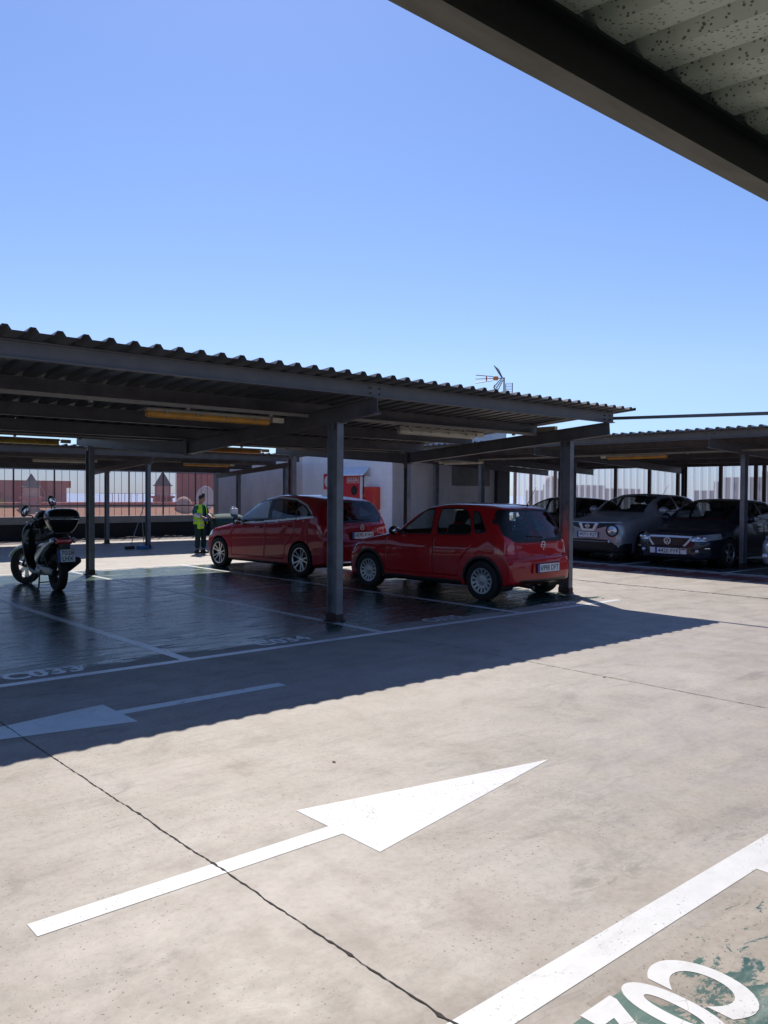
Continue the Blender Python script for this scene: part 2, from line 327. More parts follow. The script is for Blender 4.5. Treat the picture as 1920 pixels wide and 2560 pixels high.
# ------------------------------------------------------------------ setting: deck, city ground, sea
def moss(): pass
def sheet(name, poly, z, m, parent=None, thick=0):
    b = MB(); z *= .19
    if thick: b.prism(poly, z-thick, z)
    else: b.add([(x, y, z) for x, y in poly], [tuple(range(len(poly)))])
    return b.build(name, m, parent)
def rect(x0, x1, y0, y1): return [(x0, y0), (x1, y0), (x1, y1), (x0, y1)]
deck = MB().box(-24, 25.2, -16, 28.45, -.6, 0).build('parking_deck', M['concrete']); tag(deck, 'pale stained concrete floor of the rooftop car park', 'floor', kind='structure')
M['citybase'] = mat('city_ground', (.22, .17, .14), .9, noise=.4, nscale=.05, coord='Object')
g = MB().add([(-400, -400, -14), (900, -400, -14), (900, 420, -14), (-400, 420, -14)], [(0, 1, 2, 3)]).build('city_ground', M['citybase']); tag(g, 'ground of the town below the rooftop', 'ground', kind='structure')
def sea_mat():
    m = bpy.data.materials.new('sea_water'); m.use_nodes = True; nt = m.node_tree; b = nt.nodes['Principled BSDF']
    P = N(nt, 'ShaderNodeNewGeometry').outputs['Position']
    nt.links.new(ramp(nt, noise(nt, P, .002, 3), [(.3, (.26, .38, .56)), (.7, (.30, .42, .60))]), b.inputs['Base Color']); b.inputs['Roughness'].default_value = .55; b.inputs['Specular IOR Level'].default_value = .3
    return m
g = MB().add([(-9000, 300, -18), (14000, -9000, -18), (20000, 9000, -18), (9000, 16000, -18), (-9000, 14000, -18)], [(0, 1, 2, 3, 4)]).build('sea', sea_mat()); tag(g, 'hazy blue sea on the horizon', 'sea', kind='structure')

# floor paint
M['green'] = paint_floor('green_bay_paint', (.030, .070, .056), -10, 11.45, 7.25, 16.95, wear=.34, rough=(.14, .34), edge=.75)
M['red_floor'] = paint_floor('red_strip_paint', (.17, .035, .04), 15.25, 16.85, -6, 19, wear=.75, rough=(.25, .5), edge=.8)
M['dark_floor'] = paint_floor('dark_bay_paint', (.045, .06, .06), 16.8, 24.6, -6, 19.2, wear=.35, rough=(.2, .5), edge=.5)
M['green_near'] = paint_floor('near_green_paint', (.028, .085, .06), 2.1, 30, -8, 1.55, wear=.8, rough=(.3, .55), edge=.7, nsc=5)
tag(sheet('green_bay_paint', rect(-10, 11.45, 7.25, 16.95), .004, M['green']), 'dark glossy green floor paint of the bays under the main canopy', 'floor paint', kind='structure')
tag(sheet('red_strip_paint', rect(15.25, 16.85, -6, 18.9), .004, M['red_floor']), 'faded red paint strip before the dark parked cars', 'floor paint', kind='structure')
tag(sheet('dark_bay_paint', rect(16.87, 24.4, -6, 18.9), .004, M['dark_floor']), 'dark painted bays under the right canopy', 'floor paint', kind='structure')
tag(sheet('near_bay_paint', rect(2.2, 7, -4, 1.52), .004, M['green_near']), 'worn green bay paint patched with bare concrete in the near corner', 'floor paint', kind='structure')
M['green_block'] = line_paint('green_block_paint', (.035, .11, .08), .72)
tag(sheet('green_number_block', rect(1.6, 2.365, .55, 1.485), .006, M['green_block']), 'dark green painted block behind the near bay number', 'floor paint', kind='structure')

# painted lines: one sheet each
def line(x0, x1, y0, y1, m='line', z=.008, label='white bay line', jag=0):
    tag(sheet('painted_line', rect(x0, x1, y0, y1), z, M[m]), label, 'floor marking', kind='structure')
line(-10, 11.2, 7.16, 7.27, 'line_bay_shade', label='long white line along the front of the main canopy bays')
for x, m in ((1.36, 'line_bay_shade'), (3.86, 'line_bay_shade'), (6.36, 'line_worn'), (8.88, 'line_worn')):
    line(x-.055, x+.055, 7.27, 12.0, m, .0085, label='white line between two front bays')
    line(x-.05, x+.05, 12.06, 16.9, m if x > 8 else 'line_faint', .0085, label='worn line between two rear bays')
line(-10, 11.3, 12.0, 12.05, 'line_faint', .009, label='faint line along the middle of the main canopy bays')
line(-10, 11.2, 16.88, 16.98, 'line_worn', .009, label='worn line along the back of the main canopy bays')
line(16.82, 16.92, -6, 18.8, 'line_worn', label='worn line along the front of the right canopy bays')
for y in (3.5, 5.9, 8.37, 10.94, 13.4, 15.9): line(16.92, 24, y-.05, y+.05, 'line_worn', .0095, label='worn line between two right canopy bays')
line(-6, 12, 1.60, 1.735, label='long white line along the near bays', z=.009)
line(3.555, 3.67, -4, 1.60, label='white line between two near bays')
line(1.05, 1.15, -4, 1.60, label='white line between two near bays')
def arrow(x0, x1, xt, yc, hw, tw, label):
    # shaft from x0 to x1, head from x1 to tip xt
    b = MB(); s = 1 if xt > x0 else -1
    b.add([(x0, yc-hw, .0019), (x1, yc-hw, .0019), (x1, yc+hw, .0019), (x0, yc+hw, .0019), (x1, yc-tw, .0019), (xt, yc, .0019), (x1, yc+tw, .0019)], [(0, 1, 2, 3), (4, 5, 6, 2, 1)])
    tag(b.build('lane_arrow', M['line' if s > 0 else 'line_arrow_shade']), label, 'road arrow', group='direction arrows on the floor')
M['line_arrow_shade'] = line_paint('shade_arrow_paint', (.74, .78, .76), .66, .40, .6)  # copy of the arrow paint, tone set for the arrow in shadow
arrow(1.032, 2.435, 4.077, 3.10, .056, .322, 'large white arrow pointing right on the sunlit floor')
arrow(3.975, 2.55, .9, 5.79, .062, .305, 'grey white arrow pointing left in the shadow of the canopy')
def stencil(txt, xc, yc, h, w, m, up=1, label=''):
    o = text_obj('bay_number', txt, 1, M[m], None, (0, 0, 0), (0, 0, 0), ext=0, bold=.035, space=1.05)
    xs = [v.co.x for v in o.data.vertices]; ys = [v.co.y for v in o.data.vertices]; cx, cy = (max(xs)+min(xs))/2, (max(ys)+min(ys))/2
    for v in o.data.vertices: v.co.x = (v.co.x-cx)/(max(xs)-min(xs))*w; v.co.y = (v.co.y-cy)/(max(ys)-min(ys))*h; v.co.z = 0
    o.scale = (1, 1, 1); o.rotation_euler = (0, 0, 0 if up > 0 else math.pi); o.location = (xc, yc, .0023); tag(o, label, 'painted number', group='bay numbers painted on the floor')
stencil('C033', 2.60, 7.51, .28, .68, 'line_bay_shade', label='white bay number C033 nearest the scooter bay')
stencil('C034', 5.15, 7.52, .28, .68, 'line_bay_shade', label='white bay number C034 left of the front post')
stencil('C035', 7.67, 7.56, .24, .64, 'line_worn', label='faint bay number C035 right of the front post')
stencil('C036', 10.06, 7.52, .24, .62, 'line_worn', label='faint bay number C036 behind the red hatchback')
stencil('C026', 2.325, 1.318, .36, .72, 'line', up=-1, label='large white upside down bay number in the near corner')

# joints and cracks in the concrete: thin ragged ribbons
M['crack'] = mat('crack_dark', (.035, .03, .027), .95, noise=.4, nscale=20)
def ribbon(x0, y0, x1, y1, w, amp, z=.0027, n=None, label='', seed=1, name='floor_joint', big=0):
    rnd = random.Random(seed); L = math.hypot(x1-x0, y1-y0); n = n or int(L/.022); dx, dy = (x1-x0)/L, (y1-y0)/L; vs = []; fs = []; off = 0
    for i in range(n+1):
        t = i/n*L; off = off*.7+rnd.uniform(-amp, amp); ww = w*rnd.uniform(.35, 1.25)+(rnd.random() < big)*w*1.3
        for s in (-1, 1):
            q = off+s*ww/2; vs.append((x0+dx*t-dy*q, y0+dy*t+dx*q, z))
    fs = [(2*i, 2*i+1, 2*i+3, 2*i+2) for i in range(n)]
    tag(MB().add(vs, fs).build(name, M['crack']), label, 'floor joint', kind='structure')
ribbon(1.81, -3, 1.81, 4.2, .0075, .0032, label='ragged crack across the floor beside the white arrow', seed=3, name='floor_crack', big=.07)
ribbon(1.81, 4.2, 1.81, 7.2, .007, .002, label='', seed=5)
ribbon(6.33, 12, 6.33, -6, .008, .0015, label='', seed=6)
ribbon(-8, 8.26, 11, 8.26, .006, .001, label='', seed=7)
ribbon(13.16, 15, 13.16, -5, .055, .012, label='dark ragged expansion joint beyond the canopy', seed=8, name='expansion_joint', big=.1)
ribbon(11.6, 9.0, 16.5, 9.0, .008, .001, label='', seed=9)
ribbon(6.33, 1.0, 16, 1.0, .006, .001, label='', seed=10)

# ------------------------------------------------------------------ canopies
def corrug(name, m, parent, e0, e1, run0, run1, zfun, axis='x', pitch=.225, h=.042, phase=0):
    # ribs run across; e0..e1 along the eave, run0..run1 down the slope; zfun gives the underside height
    prof = []; u = e0+phase-pitch
    while u < e1+pitch:
        prof += [(u, 0), (u+.095, 0), (u+.125, h), (u+.17, h), (u+.20, 0)]; u += pitch
    prof = [(min(max(a, e0), e1), b) for a, b in prof]
    rs = run0 if isinstance(run0, list) else [run0, run1]
    vs = []; fs = []; n = len(prof)
    for off in (0, .0025):
        for r in rs:
            for a, b in prof: vs.append((a, r, zfun(r)+b+off) if axis == 'x' else (r, a, zfun(r)+b+off))
    k = len(rs)
    for L_ in range(2):
        for j in range(k-1):
            for i in range(n-1):
                o = L_*k*n+j*n+i; fs.append((o, o+1, o+n+1, o+n))
    for i in range(n-1):
        fs.append((i, i+1, k*n+i+1, k*n+i)); o = (k-1)*n+i; fs.append((o, o+1, k*n+o+1, k*n+o))
    b = MB(); b.v = [tuple(v) for v in vs]; b.f = fs; off = Vector(parent.location)
    me = bpy.data.meshes.new(name); me.from_pydata([tuple(Vector(p)-off) for p in vs], [], fs); me.materials.append(m); return link(name, me, parent)
def post(parent, x, y, top, wx=.10, wy=.20, axis='y', mt='steel_post', base=True):
    # H section: flanges face +-axis
    b = MB()
    if axis == 'y': b.ibeam((x, y, 0), (x, y, top), wy, wx, .008, .014, up=(0, 1, 0))
    else: b.ibeam((x, y, 0), (x, y, top), wx, wy, .008, .014, up=(1, 0, 0))
    o = b.build('post', M[mt], parent)
    if base:
        r = MB().box(x-wx/2-.006, x+wx/2+.006, y-wy/2-.006, y+wy/2+.006, 0.004, .10)
        for sx in (-1, 1): r.box(x+sx*(wx/2+.035)-.03, x+sx*(wx/2+.035)+.024, y-wy/2+.01, y+wy/2-.01, .004, .016)
        k = r.build('base_plate', M['rust'], parent); k.parent = o; 
    cp = MB().box(x-wx/2-.03, x+wx/2+.03, y-wy/2-.02, y+wy/2+.02, top-.012, top+.004)
    for q in (-1, 1): cp.box(x+q*(wx/2+.004)-.004, x+q*(wx/2+.004)+.004, y-.04, y+.04, top-.09, top-.012)
    k = cp.build('cap_plate', M['steel'], parent); k.parent = o
    return o
def bolts(parent, pts, axis):
    for p in pts:
        q = Vector(p); MB().tube([q-Vector(axis)*.012, q+Vector(axis)*.012], .011, 6).build('bolt', M['steel_dark'], parent)

# main butterfly canopy
cm = thing('parking_canopy', 'large dark steel canopy with V shaped corrugated roof over the two red cars', 'canopy', (6.44, 12.05, 0))
sl_ = .073; YV = 12.05
def zm(y): return 2.91-sl_*((y-7.49) if y <= YV else (2*YV-y-7.49))
ends = 11.55
corrug('roof_sheet', M['sheet_dark'], cm, -9.5, ends, [7.19, 12.0], None, zm, phase=.068)
corrug('roof_sheet', M['sheet_dark'], cm, -9.5, ends, [12.1, 16.91], None, zm, phase=.068)
MB().box(-9.5, ends-.1, YV-.16, YV+.16, zm(YV)-.11, zm(YV)-.10).box(-9.5, ends-.1, YV-.165, YV-.16, zm(YV)-.11, zm(YV)+.01).box(-9.5, ends-.1, YV+.16, YV+.165, zm(YV)-.11, zm(YV)+.01).build('valley_gutter', M['steel_dark'], cm)
for y in (7.50, 9.0, 10.5, 11.78, 12.32, 13.6, 15.1, 16.6):
    z = zm(y); MB().ibeam((-9.4, y, z-.0835), (11.40, y, z-.0835), .162, .075).build('purlin', M['steel'], cm)
for x in (-7.9, -3.12, 1.66, 6.44, 11.22):
    for (ya, yb) in ((7.44, 12.03), (16.66, 12.07)):
        za, zb = zm(ya)-.167-.10, zm(yb)-.167-.10
        MB().ibeam((x, ya, za), (x, yb, zb), .2, .10).build('rafter', M['steel'], cm)
    if x > 0:
        bolts(cm, [(x+dx, 7.50-.01, zm(7.5)-.12) for dx in (-.07, .07)]+[(x+dx, 7.50-.01, zm(7.5)-.06) for dx in (-.07, .07)], (0, 1, 0))
    for y in (8.24, 15.98): post(cm, x, y, zm(y)-.37)
post(cm, 11.22, YV, zm(YV)-.37, .10, .10)
for x in (-7.9, -3.12, 1.66, 6.44, 11.22): MB().box(x-.052, x+.052, YV-.035, YV+.035, zm(YV)-.385, zm(YV)-.115).build('valley_bracket', M['steel'], cm)
# splice plates on the front purlin
for x in (6.44, 1.66): MB().box(x-.10, x+.10, 7.50-.0085, 7.50-.0045, zm(7.5)-.145, zm(7.5)-.02).build('splice_plate', M['steel'], cm)

# far canopy (single slope) by the transparent fence
cf = thing('parking_canopy', 'dark single slope steel canopy in front of the transparent fence, behind the sunlit strip', 'canopy', (10.8, 24.5, 0))
def zf(y): return 2.80-.068*(y-22.2)
corrug('roof_sheet', M['sheet_dark'], cf, -12, 16.0, [21.85, 27.3], None, zf)
for y in (22.25, 23.6, 25.1, 26.6): MB().ibeam((-12, y, zf(y)-.0835), (15.9, y, zf(y)-.0835), .162, .075).build('purlin', M['steel'], cf)
for x in (-8.3, -3.53, 1.25, 6.03, 10.79, 15.57):
    MB().ibeam((x, 22.24, zf(22.24)-.25), (x, 27.0, zf(27.0)-.25), .16, .10).build('rafter', M['steel'], cf)
    post(cf, x, 22.56, zf(22.56)-.335, .10, .16); post(cf, x, 25.45, zf(25.45)-.335, .10, .16)

# right canopy, perpendicular
cr = thing('parking_canopy', 'dark steel canopy sheltering the row of dark cars on the right', 'canopy', (18.42, 8.7, 0))
def zr_(x): return 2.985-.045*(x-16.85)
corrug('roof_sheet', M['sheet_blue'], cr, -5, 18.7, [16.58, 24.3], None, zr_, axis='y')
for x in (16.87, 18.3, 19.8, 21.3, 22.8, 24.0): MB().ibeam((x, -5, zr_(x)-.0835), (x, 18.6, zr_(x)-.0835), .162, .075).build('purlin', M['steel'], cr)
for y in (-.85, 3.9, 8.72, 13.35, 16.6, 18.5):
    MB().ibeam((16.82, y, zr_(16.82)-.265), (24.1, y, zr_(24.1)-.265), .19, .10).build('rafter', M['steel'], cr)
    post(cr, 18.45, y, zr_(18.45)-.365, .17, .10, axis='x')
for y in (17.5, 12.95, 7.0): post(cr, 23.5, y, zr_(23.5)-.18, .17, .10, axis='x', mt='steel_dark')
bolts(cr, [(16.86, 8.72+d, zr_(16.86)-.06) for d in (-.09, .09)], (1, 0, 0))

# near canopy, overhead at the top right
cn = thing('parking_canopy', 'near canopy edge overhead with beam darkened for shade and spotted green grey underside', 'canopy', (5.5, -1, 0))
def zn(y): return 2.905-.06*(1.42-y)
corrug('roof_sheet', M['sheet_near'], cn, -5, 13, [-9, 1.64], None, zn, phase=.05)  # unseen rear run added behind the camera to keep sky light off the beam
MB().ibeam((-5, 1.417, 2.822), (13, 1.417, 2.822), .165, .082).build('purlin', M['steel_near_shade'], cn)
MB().box(-5, 13, 1.3755, 1.4585, 2.7375, 2.739).build('lower_flange', M['flange_lit'], cn)  # strip carrying the painted ground-lit tone of the flange
for y in (0, -1.5, -3, -4.5, -6, -7.5): MB().ibeam((-5, y, zn(y)-.0835), (13, y, zn(y)-.0835), .162, .075).build('purlin', M['steel'], cn)
for x in (-2.1, 6.9, 11.5):
    MB().ibeam((x, 1.46, zn(1.46)-.267), (x, -8.5, zn(-8.5)-.267), .2, .1).build('rafter', M['steel'], cn); post(cn, x, .5, zn(.5)-.367)

# flat bar tying main and near canopies
tag(MB().bar((11.5, 7.56, 2.83), (11.46, 1.5, 2.61), .05, .045).build('tie_bar', M['steel']), 'thin grey bar running off to the right from the canopy corner', 'bar')

# cable trays and fluorescent fittings hung under the canopies
def tray(p0, p1, label):
    t = thing('cable_tray', label, 'cable tray', p0, group='cable trays under the canopies')
    MB().bar(p0, p1, .05, .04).build('channel', M['tray'], t)
    p0 = Vector(p0); p1 = Vector(p1); n = int((p1-p0).length/1.1)
    for i in range(n): 
        q = p0.lerp(p1, (i+.5)/n); MB().box(q.x-.02, q.x+.02, q.y-.02, q.y+.02, q.z-.045, q.z-.02).build('clip', M['tray'], t)
tray((-5, 8.72, 2.60), (6.36, 8.72, 2.60), 'brown grey cable tray above the orange lamp in the left bay')
tray((6.52, 8.86, 2.62), (11.2, 8.86, 2.62), 'cable tray above the white lamp in the right bay')
tray((-5, 15.35, 2.62), (11.2, 15.35, 2.62), 'cable tray under the rear half of the main canopy')
tray((-8, 23.6, 2.56), (15.5, 23.6, 2.56), 'cable tray under the far canopy')
tray((18.3, -4, 2.63), (18.3, 18.4, 2.63), 'cable tray under the right canopy')
M['orange'] = mat('aged_orange_diffuser', (.62, .27, .035), .4, noise=.25, nscale=4)
M['yellow'] = mat('aged_yellow_diffuser', (.62, .38, .05), .4, noise=.25, nscale=4)
M['cream'] = mat('cream_diffuser', (.60, .52, .38), .4, noise=.2, nscale=4)
M['lampbody'] = mat('lamp_body', (.34, .28, .2), .5, noise=.2, nscale=5)
def tube_lamp(c, L, ax, m, label, cap=True):
    t = thing('strip_light', label, 'strip light', c, group='strip lights under the canopies')
    rot = Matrix.Rotation(0 if ax == 'x' else R(90), 4, 'Z')
    MB().rbox(-L/2, L/2, -.05, .05, -.002, .04, .015, rot).build('housing', M['lampbody'], t, world=False)
    MB().rbox(-L/2+.01, L/2-.01, -.048, .048, -.07, .006, .032, rot).build('diffuser', M[m], t, world=False, auto=40)
    for k in range(4):
        x = -L/2+L*(k+.6)/4.2; b = MB()
        for s in (-1, 1): b.box(x-.012, x+.012, s*.051-.006, s*.051+.006, -.03, .012, rot)
        b.box(x-.012, x+.012, -.0565, .0565, -.0005, .004, rot).build('clip', M['tray'], t, world=False)
    MB().rbox(L/2+.03, L/2+.20, -.035, .035, -.03, .035, .008, rot).build('junction_box', M['cream'], t, world=False)
tube_lamp((5.0, 8.80, 2.52), 1.66, 'x', 'orange', 'large orange strip light under the front of the main canopy')
tube_lamp((8.92, 8.92, 2.545), 1.62, 'x', 'cream', 'long cream strip light under the main canopy right of the front post')
tube_lamp((4.75, 15.2, 2.52), 1.62, 'x', 'yellow', 'yellow strip light at the left edge under the rear of the main canopy')
tube_lamp((9.1, 15.2, 2.52), 1.5, 'x', 'orange', 'orange strip light under the rear roof beside the rafter')
tube_lamp((8.7, 23.6, 2.50), 1.62, 'x', 'cream', 'cream strip light under the far canopy behind the green post')
tube_lamp((13.2, 23.5, 2.51), 1.62, 'x', 'orange', 'orange strip light under the far canopy above the worker')
tube_lamp((18.3, 11.35, 2.58), 1.66, 'y', 'orange', 'orange strip light under the right canopy above the silver crossover')
tube_lamp((18.3, 17.2, 2.58), 1.62, 'y', 'cream', 'pale strip light under the right canopy before the grey wall')
jb = thing('junction_box', 'beige junction box on top of the right end rafter', 'electrical box', (11.30, 8.72, 2.69), group=None)
MB().rbox(-.03, .05, -.19, .19, -.06, .06, .006).build('case', M['cream'], jb, world=False)
MB().rbox(-.038, -.03, -.17, -.01, -.05, .05, .003).rbox(-.038, -.03, .01, .17, -.05, .05, .003).build('lid', M['cream'], jb, world=False)

# ------------------------------------------------------------------ stair block
def wall_mat(name, col, blocks=True, dirt=.3):
    m = bpy.data.materials.new(name); m.use_nodes = True; nt = m.node_tree; b = nt.nodes['Principled BSDF']
    P = N(nt, 'ShaderNodeNewGeometry').outputs['Position']
    c = mixc(nt, 1, col, ramp(nt, noise(nt, mapping(nt, P, (1, 1, .35)), 1.6, 8, .7), [(.3, (1-dirt, 1-dirt, 1-dirt)), (.55, (1, 1, 1))]), 'MULTIPLY')
    if blocks:
        sx = N(nt, 'ShaderNodeSeparateXYZ'); nt.links.new(P, sx.inputs[0]); cb = N(nt, 'ShaderNodeCombineXYZ')
        nt.links.new(math_(nt, 'ADD', sx.outputs[0], sx.outputs[1]), cb.inputs[0]); nt.links.new(sx.outputs[2], cb.inputs[1])
        br = N(nt, 'ShaderNodeTexBrick'); br.inputs['Scale'].default_value = 1; br.inputs['Brick Width'].default_value = .4; br.inputs['Row Height'].default_value = .2; br.inputs['Mortar Size'].default_value = .006
        br.inputs['Color1'].default_value = (1, 1, 1, 1); br.inputs['Color2'].default_value = (.94, .94, .94, 1); br.inputs['Mortar'].default_value = (.90, .90, .90, 1)
        nt.links.new(cb.outputs[0], br.inputs['Vector']); c = mixc(nt, 1, c, br.outputs['Color'], 'MULTIPLY')
        bp = N(nt, 'ShaderNodeBump'); bp.inputs['Strength'].default_value = .4; bp.inputs['Distance'].default_value = .006; nt.links.new(br.outputs['Fac'], bp.inputs['Height']); bp.invert = True; nt.links.new(bp.outputs[0], b.inputs['Normal'])
    nt.links.new(c, b.inputs['Base Color']); b.inputs['Roughness'].default_value = .85; return m
M['white_wall'] = wall_mat('white_block_wall', (.90, .885, .90), True, .08)
M['grey_wall'] = wall_mat('grey_block_wall', (.74, .66, .64), True, .18)
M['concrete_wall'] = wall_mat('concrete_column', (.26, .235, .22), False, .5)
sb = thing('stair_block', 'block walled stair building with white and grey walls between the canopies', 'building', (20, 23, 0))
MB().box(17.0, 22.3, 18.95, 23.6, 0, 3.05).build('wall', M['white_wall'], sb)['label'] = 'white painted block wall around the red exit door'
MB().box(17.0, 22.3, 23.6, 28.3, 0, 3.05).build('wall', M['grey_wall'], sb)['label'] = 'long grey block wall beside the far canopy'
MB().box(17.012, 22.3, 18.935, 18.95, 0, 3.04).build('wall', M['grey_wall'], sb)['label'] = 'grey block wall facing the camera'
MB().box(16.2, 17.0, 27.9, 28.3, 0, 2.9).build('column', M['concrete_wall'], sb)
MB().box(16.2, 17.0, 27.88, 27.9, 0.2, 2.9).build('column_face', M['grey_wall'], sb)
b = MB().box(21.7, 22.35, 18.80, 19.35, 0, 2.9); b.build('column', M['steel_dark'], sb)['label'] = 'dark column at the right end of the grey wall'
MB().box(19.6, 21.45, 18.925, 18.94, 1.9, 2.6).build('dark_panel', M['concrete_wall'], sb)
# upper storey with horizontal metal siding
b = MB(); z = 3.05
while z < 4.45:
    b.box(18.2, 22.34, 18.97, 24, z, z+.15); b.box(18.19, 22.35, 18.96, 24.01, z+.15, z+.17); z += .17
b.build('upper_storey', M['siding'], sb)
# red exit door in its little porch
M['awning'] = mat('pale_awning', (.70, .74, .80), .4, noise=.1, nscale=4)
M['red'] = mat('red_door_paint', (.62, .02, .035), .35, noise=.12, nscale=3)
M['red_o'] = mat('red_cabinet_paint', (.64, .06, .03), .4, noise=.12, nscale=3)
M['white'] = mat('white_paint', (.78, .78, .78), .5, noise=.08, nscale=4)
dr = thing('exit_door', 'red metal exit door with round black porthole in a white porch', 'door', (17.0, 20.68, 0))
MB().box(16.84, 16.99, 20.24, 21.12, .02, 2.2).build('leaf', M['red'], dr)
MB().box(16.80, 16.995, 21.125, 21.32, 0, 2.3).box(16.80, 16.995, 19.92, 20.235, 0, 2.16).build('frame', M['white'], dr)
mm = Matrix.Translation((16.835, 20.56, 1.72)) @ Matrix.Rotation(R(-90), 4, 'Y')
MB().lathe([(0, 0), (.13, 0), (.155, .006), (.155, -.004)], 28, mm).build('porthole', M['black'], dr, smooth=False)
sp_ = text_obj('lettering', 'SALIDA', .155, M['white'], dr, (-.172, -.05, 2.05), (R(90), 0, R(-90)), ext=.002, bold=.004)
bd = MB()
for (y0, y1, z0, z1) in ((20.33, 20.93, 2.135, 2.147), (20.33, 20.93, 1.955, 1.967), (20.33, 20.342, 1.967, 2.135), (20.918, 20.93, 1.967, 2.135)): bd.box(16.832, 16.8395, y0, y1, z0, z1)
bd.build('sign_border', M['white'], dr)
MB().add([(16.99, 21.42, 2.46), (16.99, 19.98, 2.46), (16.62, 19.88, 2.20), (16.62, 21.45, 2.20), (16.99, 21.42, 2.445), (16.99, 19.98, 2.445), (16.62, 19.88, 2.185), (16.62, 21.45, 2.185)], [(0, 1, 2, 3), (7, 6, 5, 4), (0, 4, 5, 1), (1, 5, 6, 2), (2, 6, 7, 3), (3, 7, 4, 0)]).build('awning', M['awning'], dr)
MB().box(16.66, 16.69, 19.90, 19.93, 1.6, 2.20).build('downpipe', M['steel_dark'], dr)
hc = thing('hydrant_cabinet', 'red fire hydrant cabinet mounted on the white wall right of the exit door', 'cabinet', (17.0, 19.8, 1.15))
MB().rbox(16.78, 16.995, 19.48, 20.10, 1.12, 1.83, .012).build('case', M['red_o'], hc)
MB().box(16.772, 16.7795, 19.62, 19.94, 1.22, 1.72).build('glass_panel', M['red'], hc)
MB().box(16.765, 16.7795, 19.98, 20.03, 1.42, 1.5).build('latch', M['black'], hc)
MB().tube([(16.9, 19.72, 1.12), (16.9, 19.72, .98), (16.86, 19.80, .93), (16.86, 19.84, .9)], .03, 8).build('pipe', M['red_o'], hc)
ns = thing('round_sign', 'square red sign with a white disc on the white wall behind the front post', 'sign', (16.99, 22.1, 2.0))
MB().rbox(16.975, 16.995, 21.85, 22.36, 1.76, 2.27, .006).build('board', M['red'], ns)
MB().lathe([(0, .0), (.2, .0), (.2, -.006)], 28, Matrix.Translation((16.972, 22.1, 2.015)) @ Matrix.Rotation(R(-90), 4, 'Y')).build('disc', M['white'], ns)

# ------------------------------------------------------------------ fences and parapet
M['pane'] = glass_mat('weathered_clear_sheet', (.84, .82, .85), .06, .8, .06, (.62, .6, .66))
M['joint'] = mat('panel_joint', (.10, .10, .11), .5)
pw = thing('parapet_wall', 'low shade-darkened parapet with grey coping along the far roof edge', 'wall', (2, 28.2, 0))
M['shaded_wall'] = mat('shaded_upstand', (.018, .019, .024), .75, noise=.3, nscale=2)  # near-black upstand: shade below the coping put into its colour
M['coping'] = mat('grey_coping', (.27, .28, .28), .8, noise=.2, nscale=2)
MB().box(-24, 16.19, 28.2, 28.42, 0, .54).build('upstand', M['shaded_wall'], pw)
MB().box(-24, 16.19, 28.12, 28.44, .541, .78).build('coping', M['coping'], pw)
fl = thing('clear_fence', 'tall transparent sheet fence with thin dark joints above the low parapet', 'fence', (2, 28.3, .78))
MB().box(-24, 16.18, 28.275, 28.281, .785, 2.36).build('panel', M['pane'], fl)
b = MB(); x = -23.9; i = 0
while x < 16.1:
    if (i % 5): b.box(x-.006, x+.006, 28.26, 28.272, .785, 2.34)
    x += .262; i += 1
b.build('joint_strip', M['joint'], fl)
x = -23.9
while x < 16.1:
    MB().box(x-.022, x+.022, 28.21, 28.25, .785, 2.38).build('post', M['brown_post'], fl); x += .262*5
MB().box(-24, 16.18, 28.19, 28.24, 1.12, 1.165).build('rail', M['steel'], fl)
MB().box(-24, 16.18, 28.19, 28.30, 2.345, 2.40).build('top_rail', M['coping'], fl)
# ribbed translucent fence on the right
def ribbed():
    m = glass_mat('ribbed_polycarbonate', (.86, .87, .92), .15, .6, .40, (.80, .84, .95)); nt = m.node_tree
    P = N(nt, 'ShaderNodeNewGeometry').outputs['Position']; sx = N(nt, 'ShaderNodeSeparateXYZ'); nt.links.new(P, sx.inputs[0])
    f = math_(nt, 'FRACT', math_(nt, 'DIVIDE', sx.outputs[1], .25)); st = mrange(nt, f, .60, .64, 0, 1); st2 = mrange(nt, f, .96, 1, 1, 0)
    h = math_(nt, 'ADD', .38, math_(nt, 'MULTIPLY', math_(nt, 'MULTIPLY', st, st2), .42)); nt.links.new(h, nt.nodes[m['hz']].inputs[0]); return m
M['ribbed'] = ribbed()
fr_ = thing('ribbed_fence', 'tall ribbed translucent fence with brown posts behind the dark cars', 'fence', (24.5, 10, 0))
pr = []; y = -6
while y < 20.3:
    pr += [(y, 0), (y+.15, 0), (y+.165, .03), (y+.235, .03)]; y += .25
b = MB(); n = len(pr)
b.add([(24.5+d, yy, zz) for zz in (.75, 2.75) for yy, d in pr], [(i, i+1, n+i+1, n+i) for i in range(n-1)]); b.build('panel', M['ribbed'], fr_)
for y in (20.3, 19.55, 18.45, 15.95, 14.68, 13.68, 12.27, 11.2, 10.95, 9.6, 8.3, 7.0, 5.7, 4.4, 3.1):
    MB().box(24.40, 24.47, y-.05, y+.05, .6, 2.8).build('post', M['brown_post'], fr_)
MB().box(24.38, 24.42, -6, 20.3, .95, 1.0).box(24.38, 24.42, -6, 20.3, 2.55, 2.60).build('rail', M['steel'], fr_)
MB().box(24.36, 24.62, -6, 20.4, 0, .75).build('parapet', M['coping'], fr_)

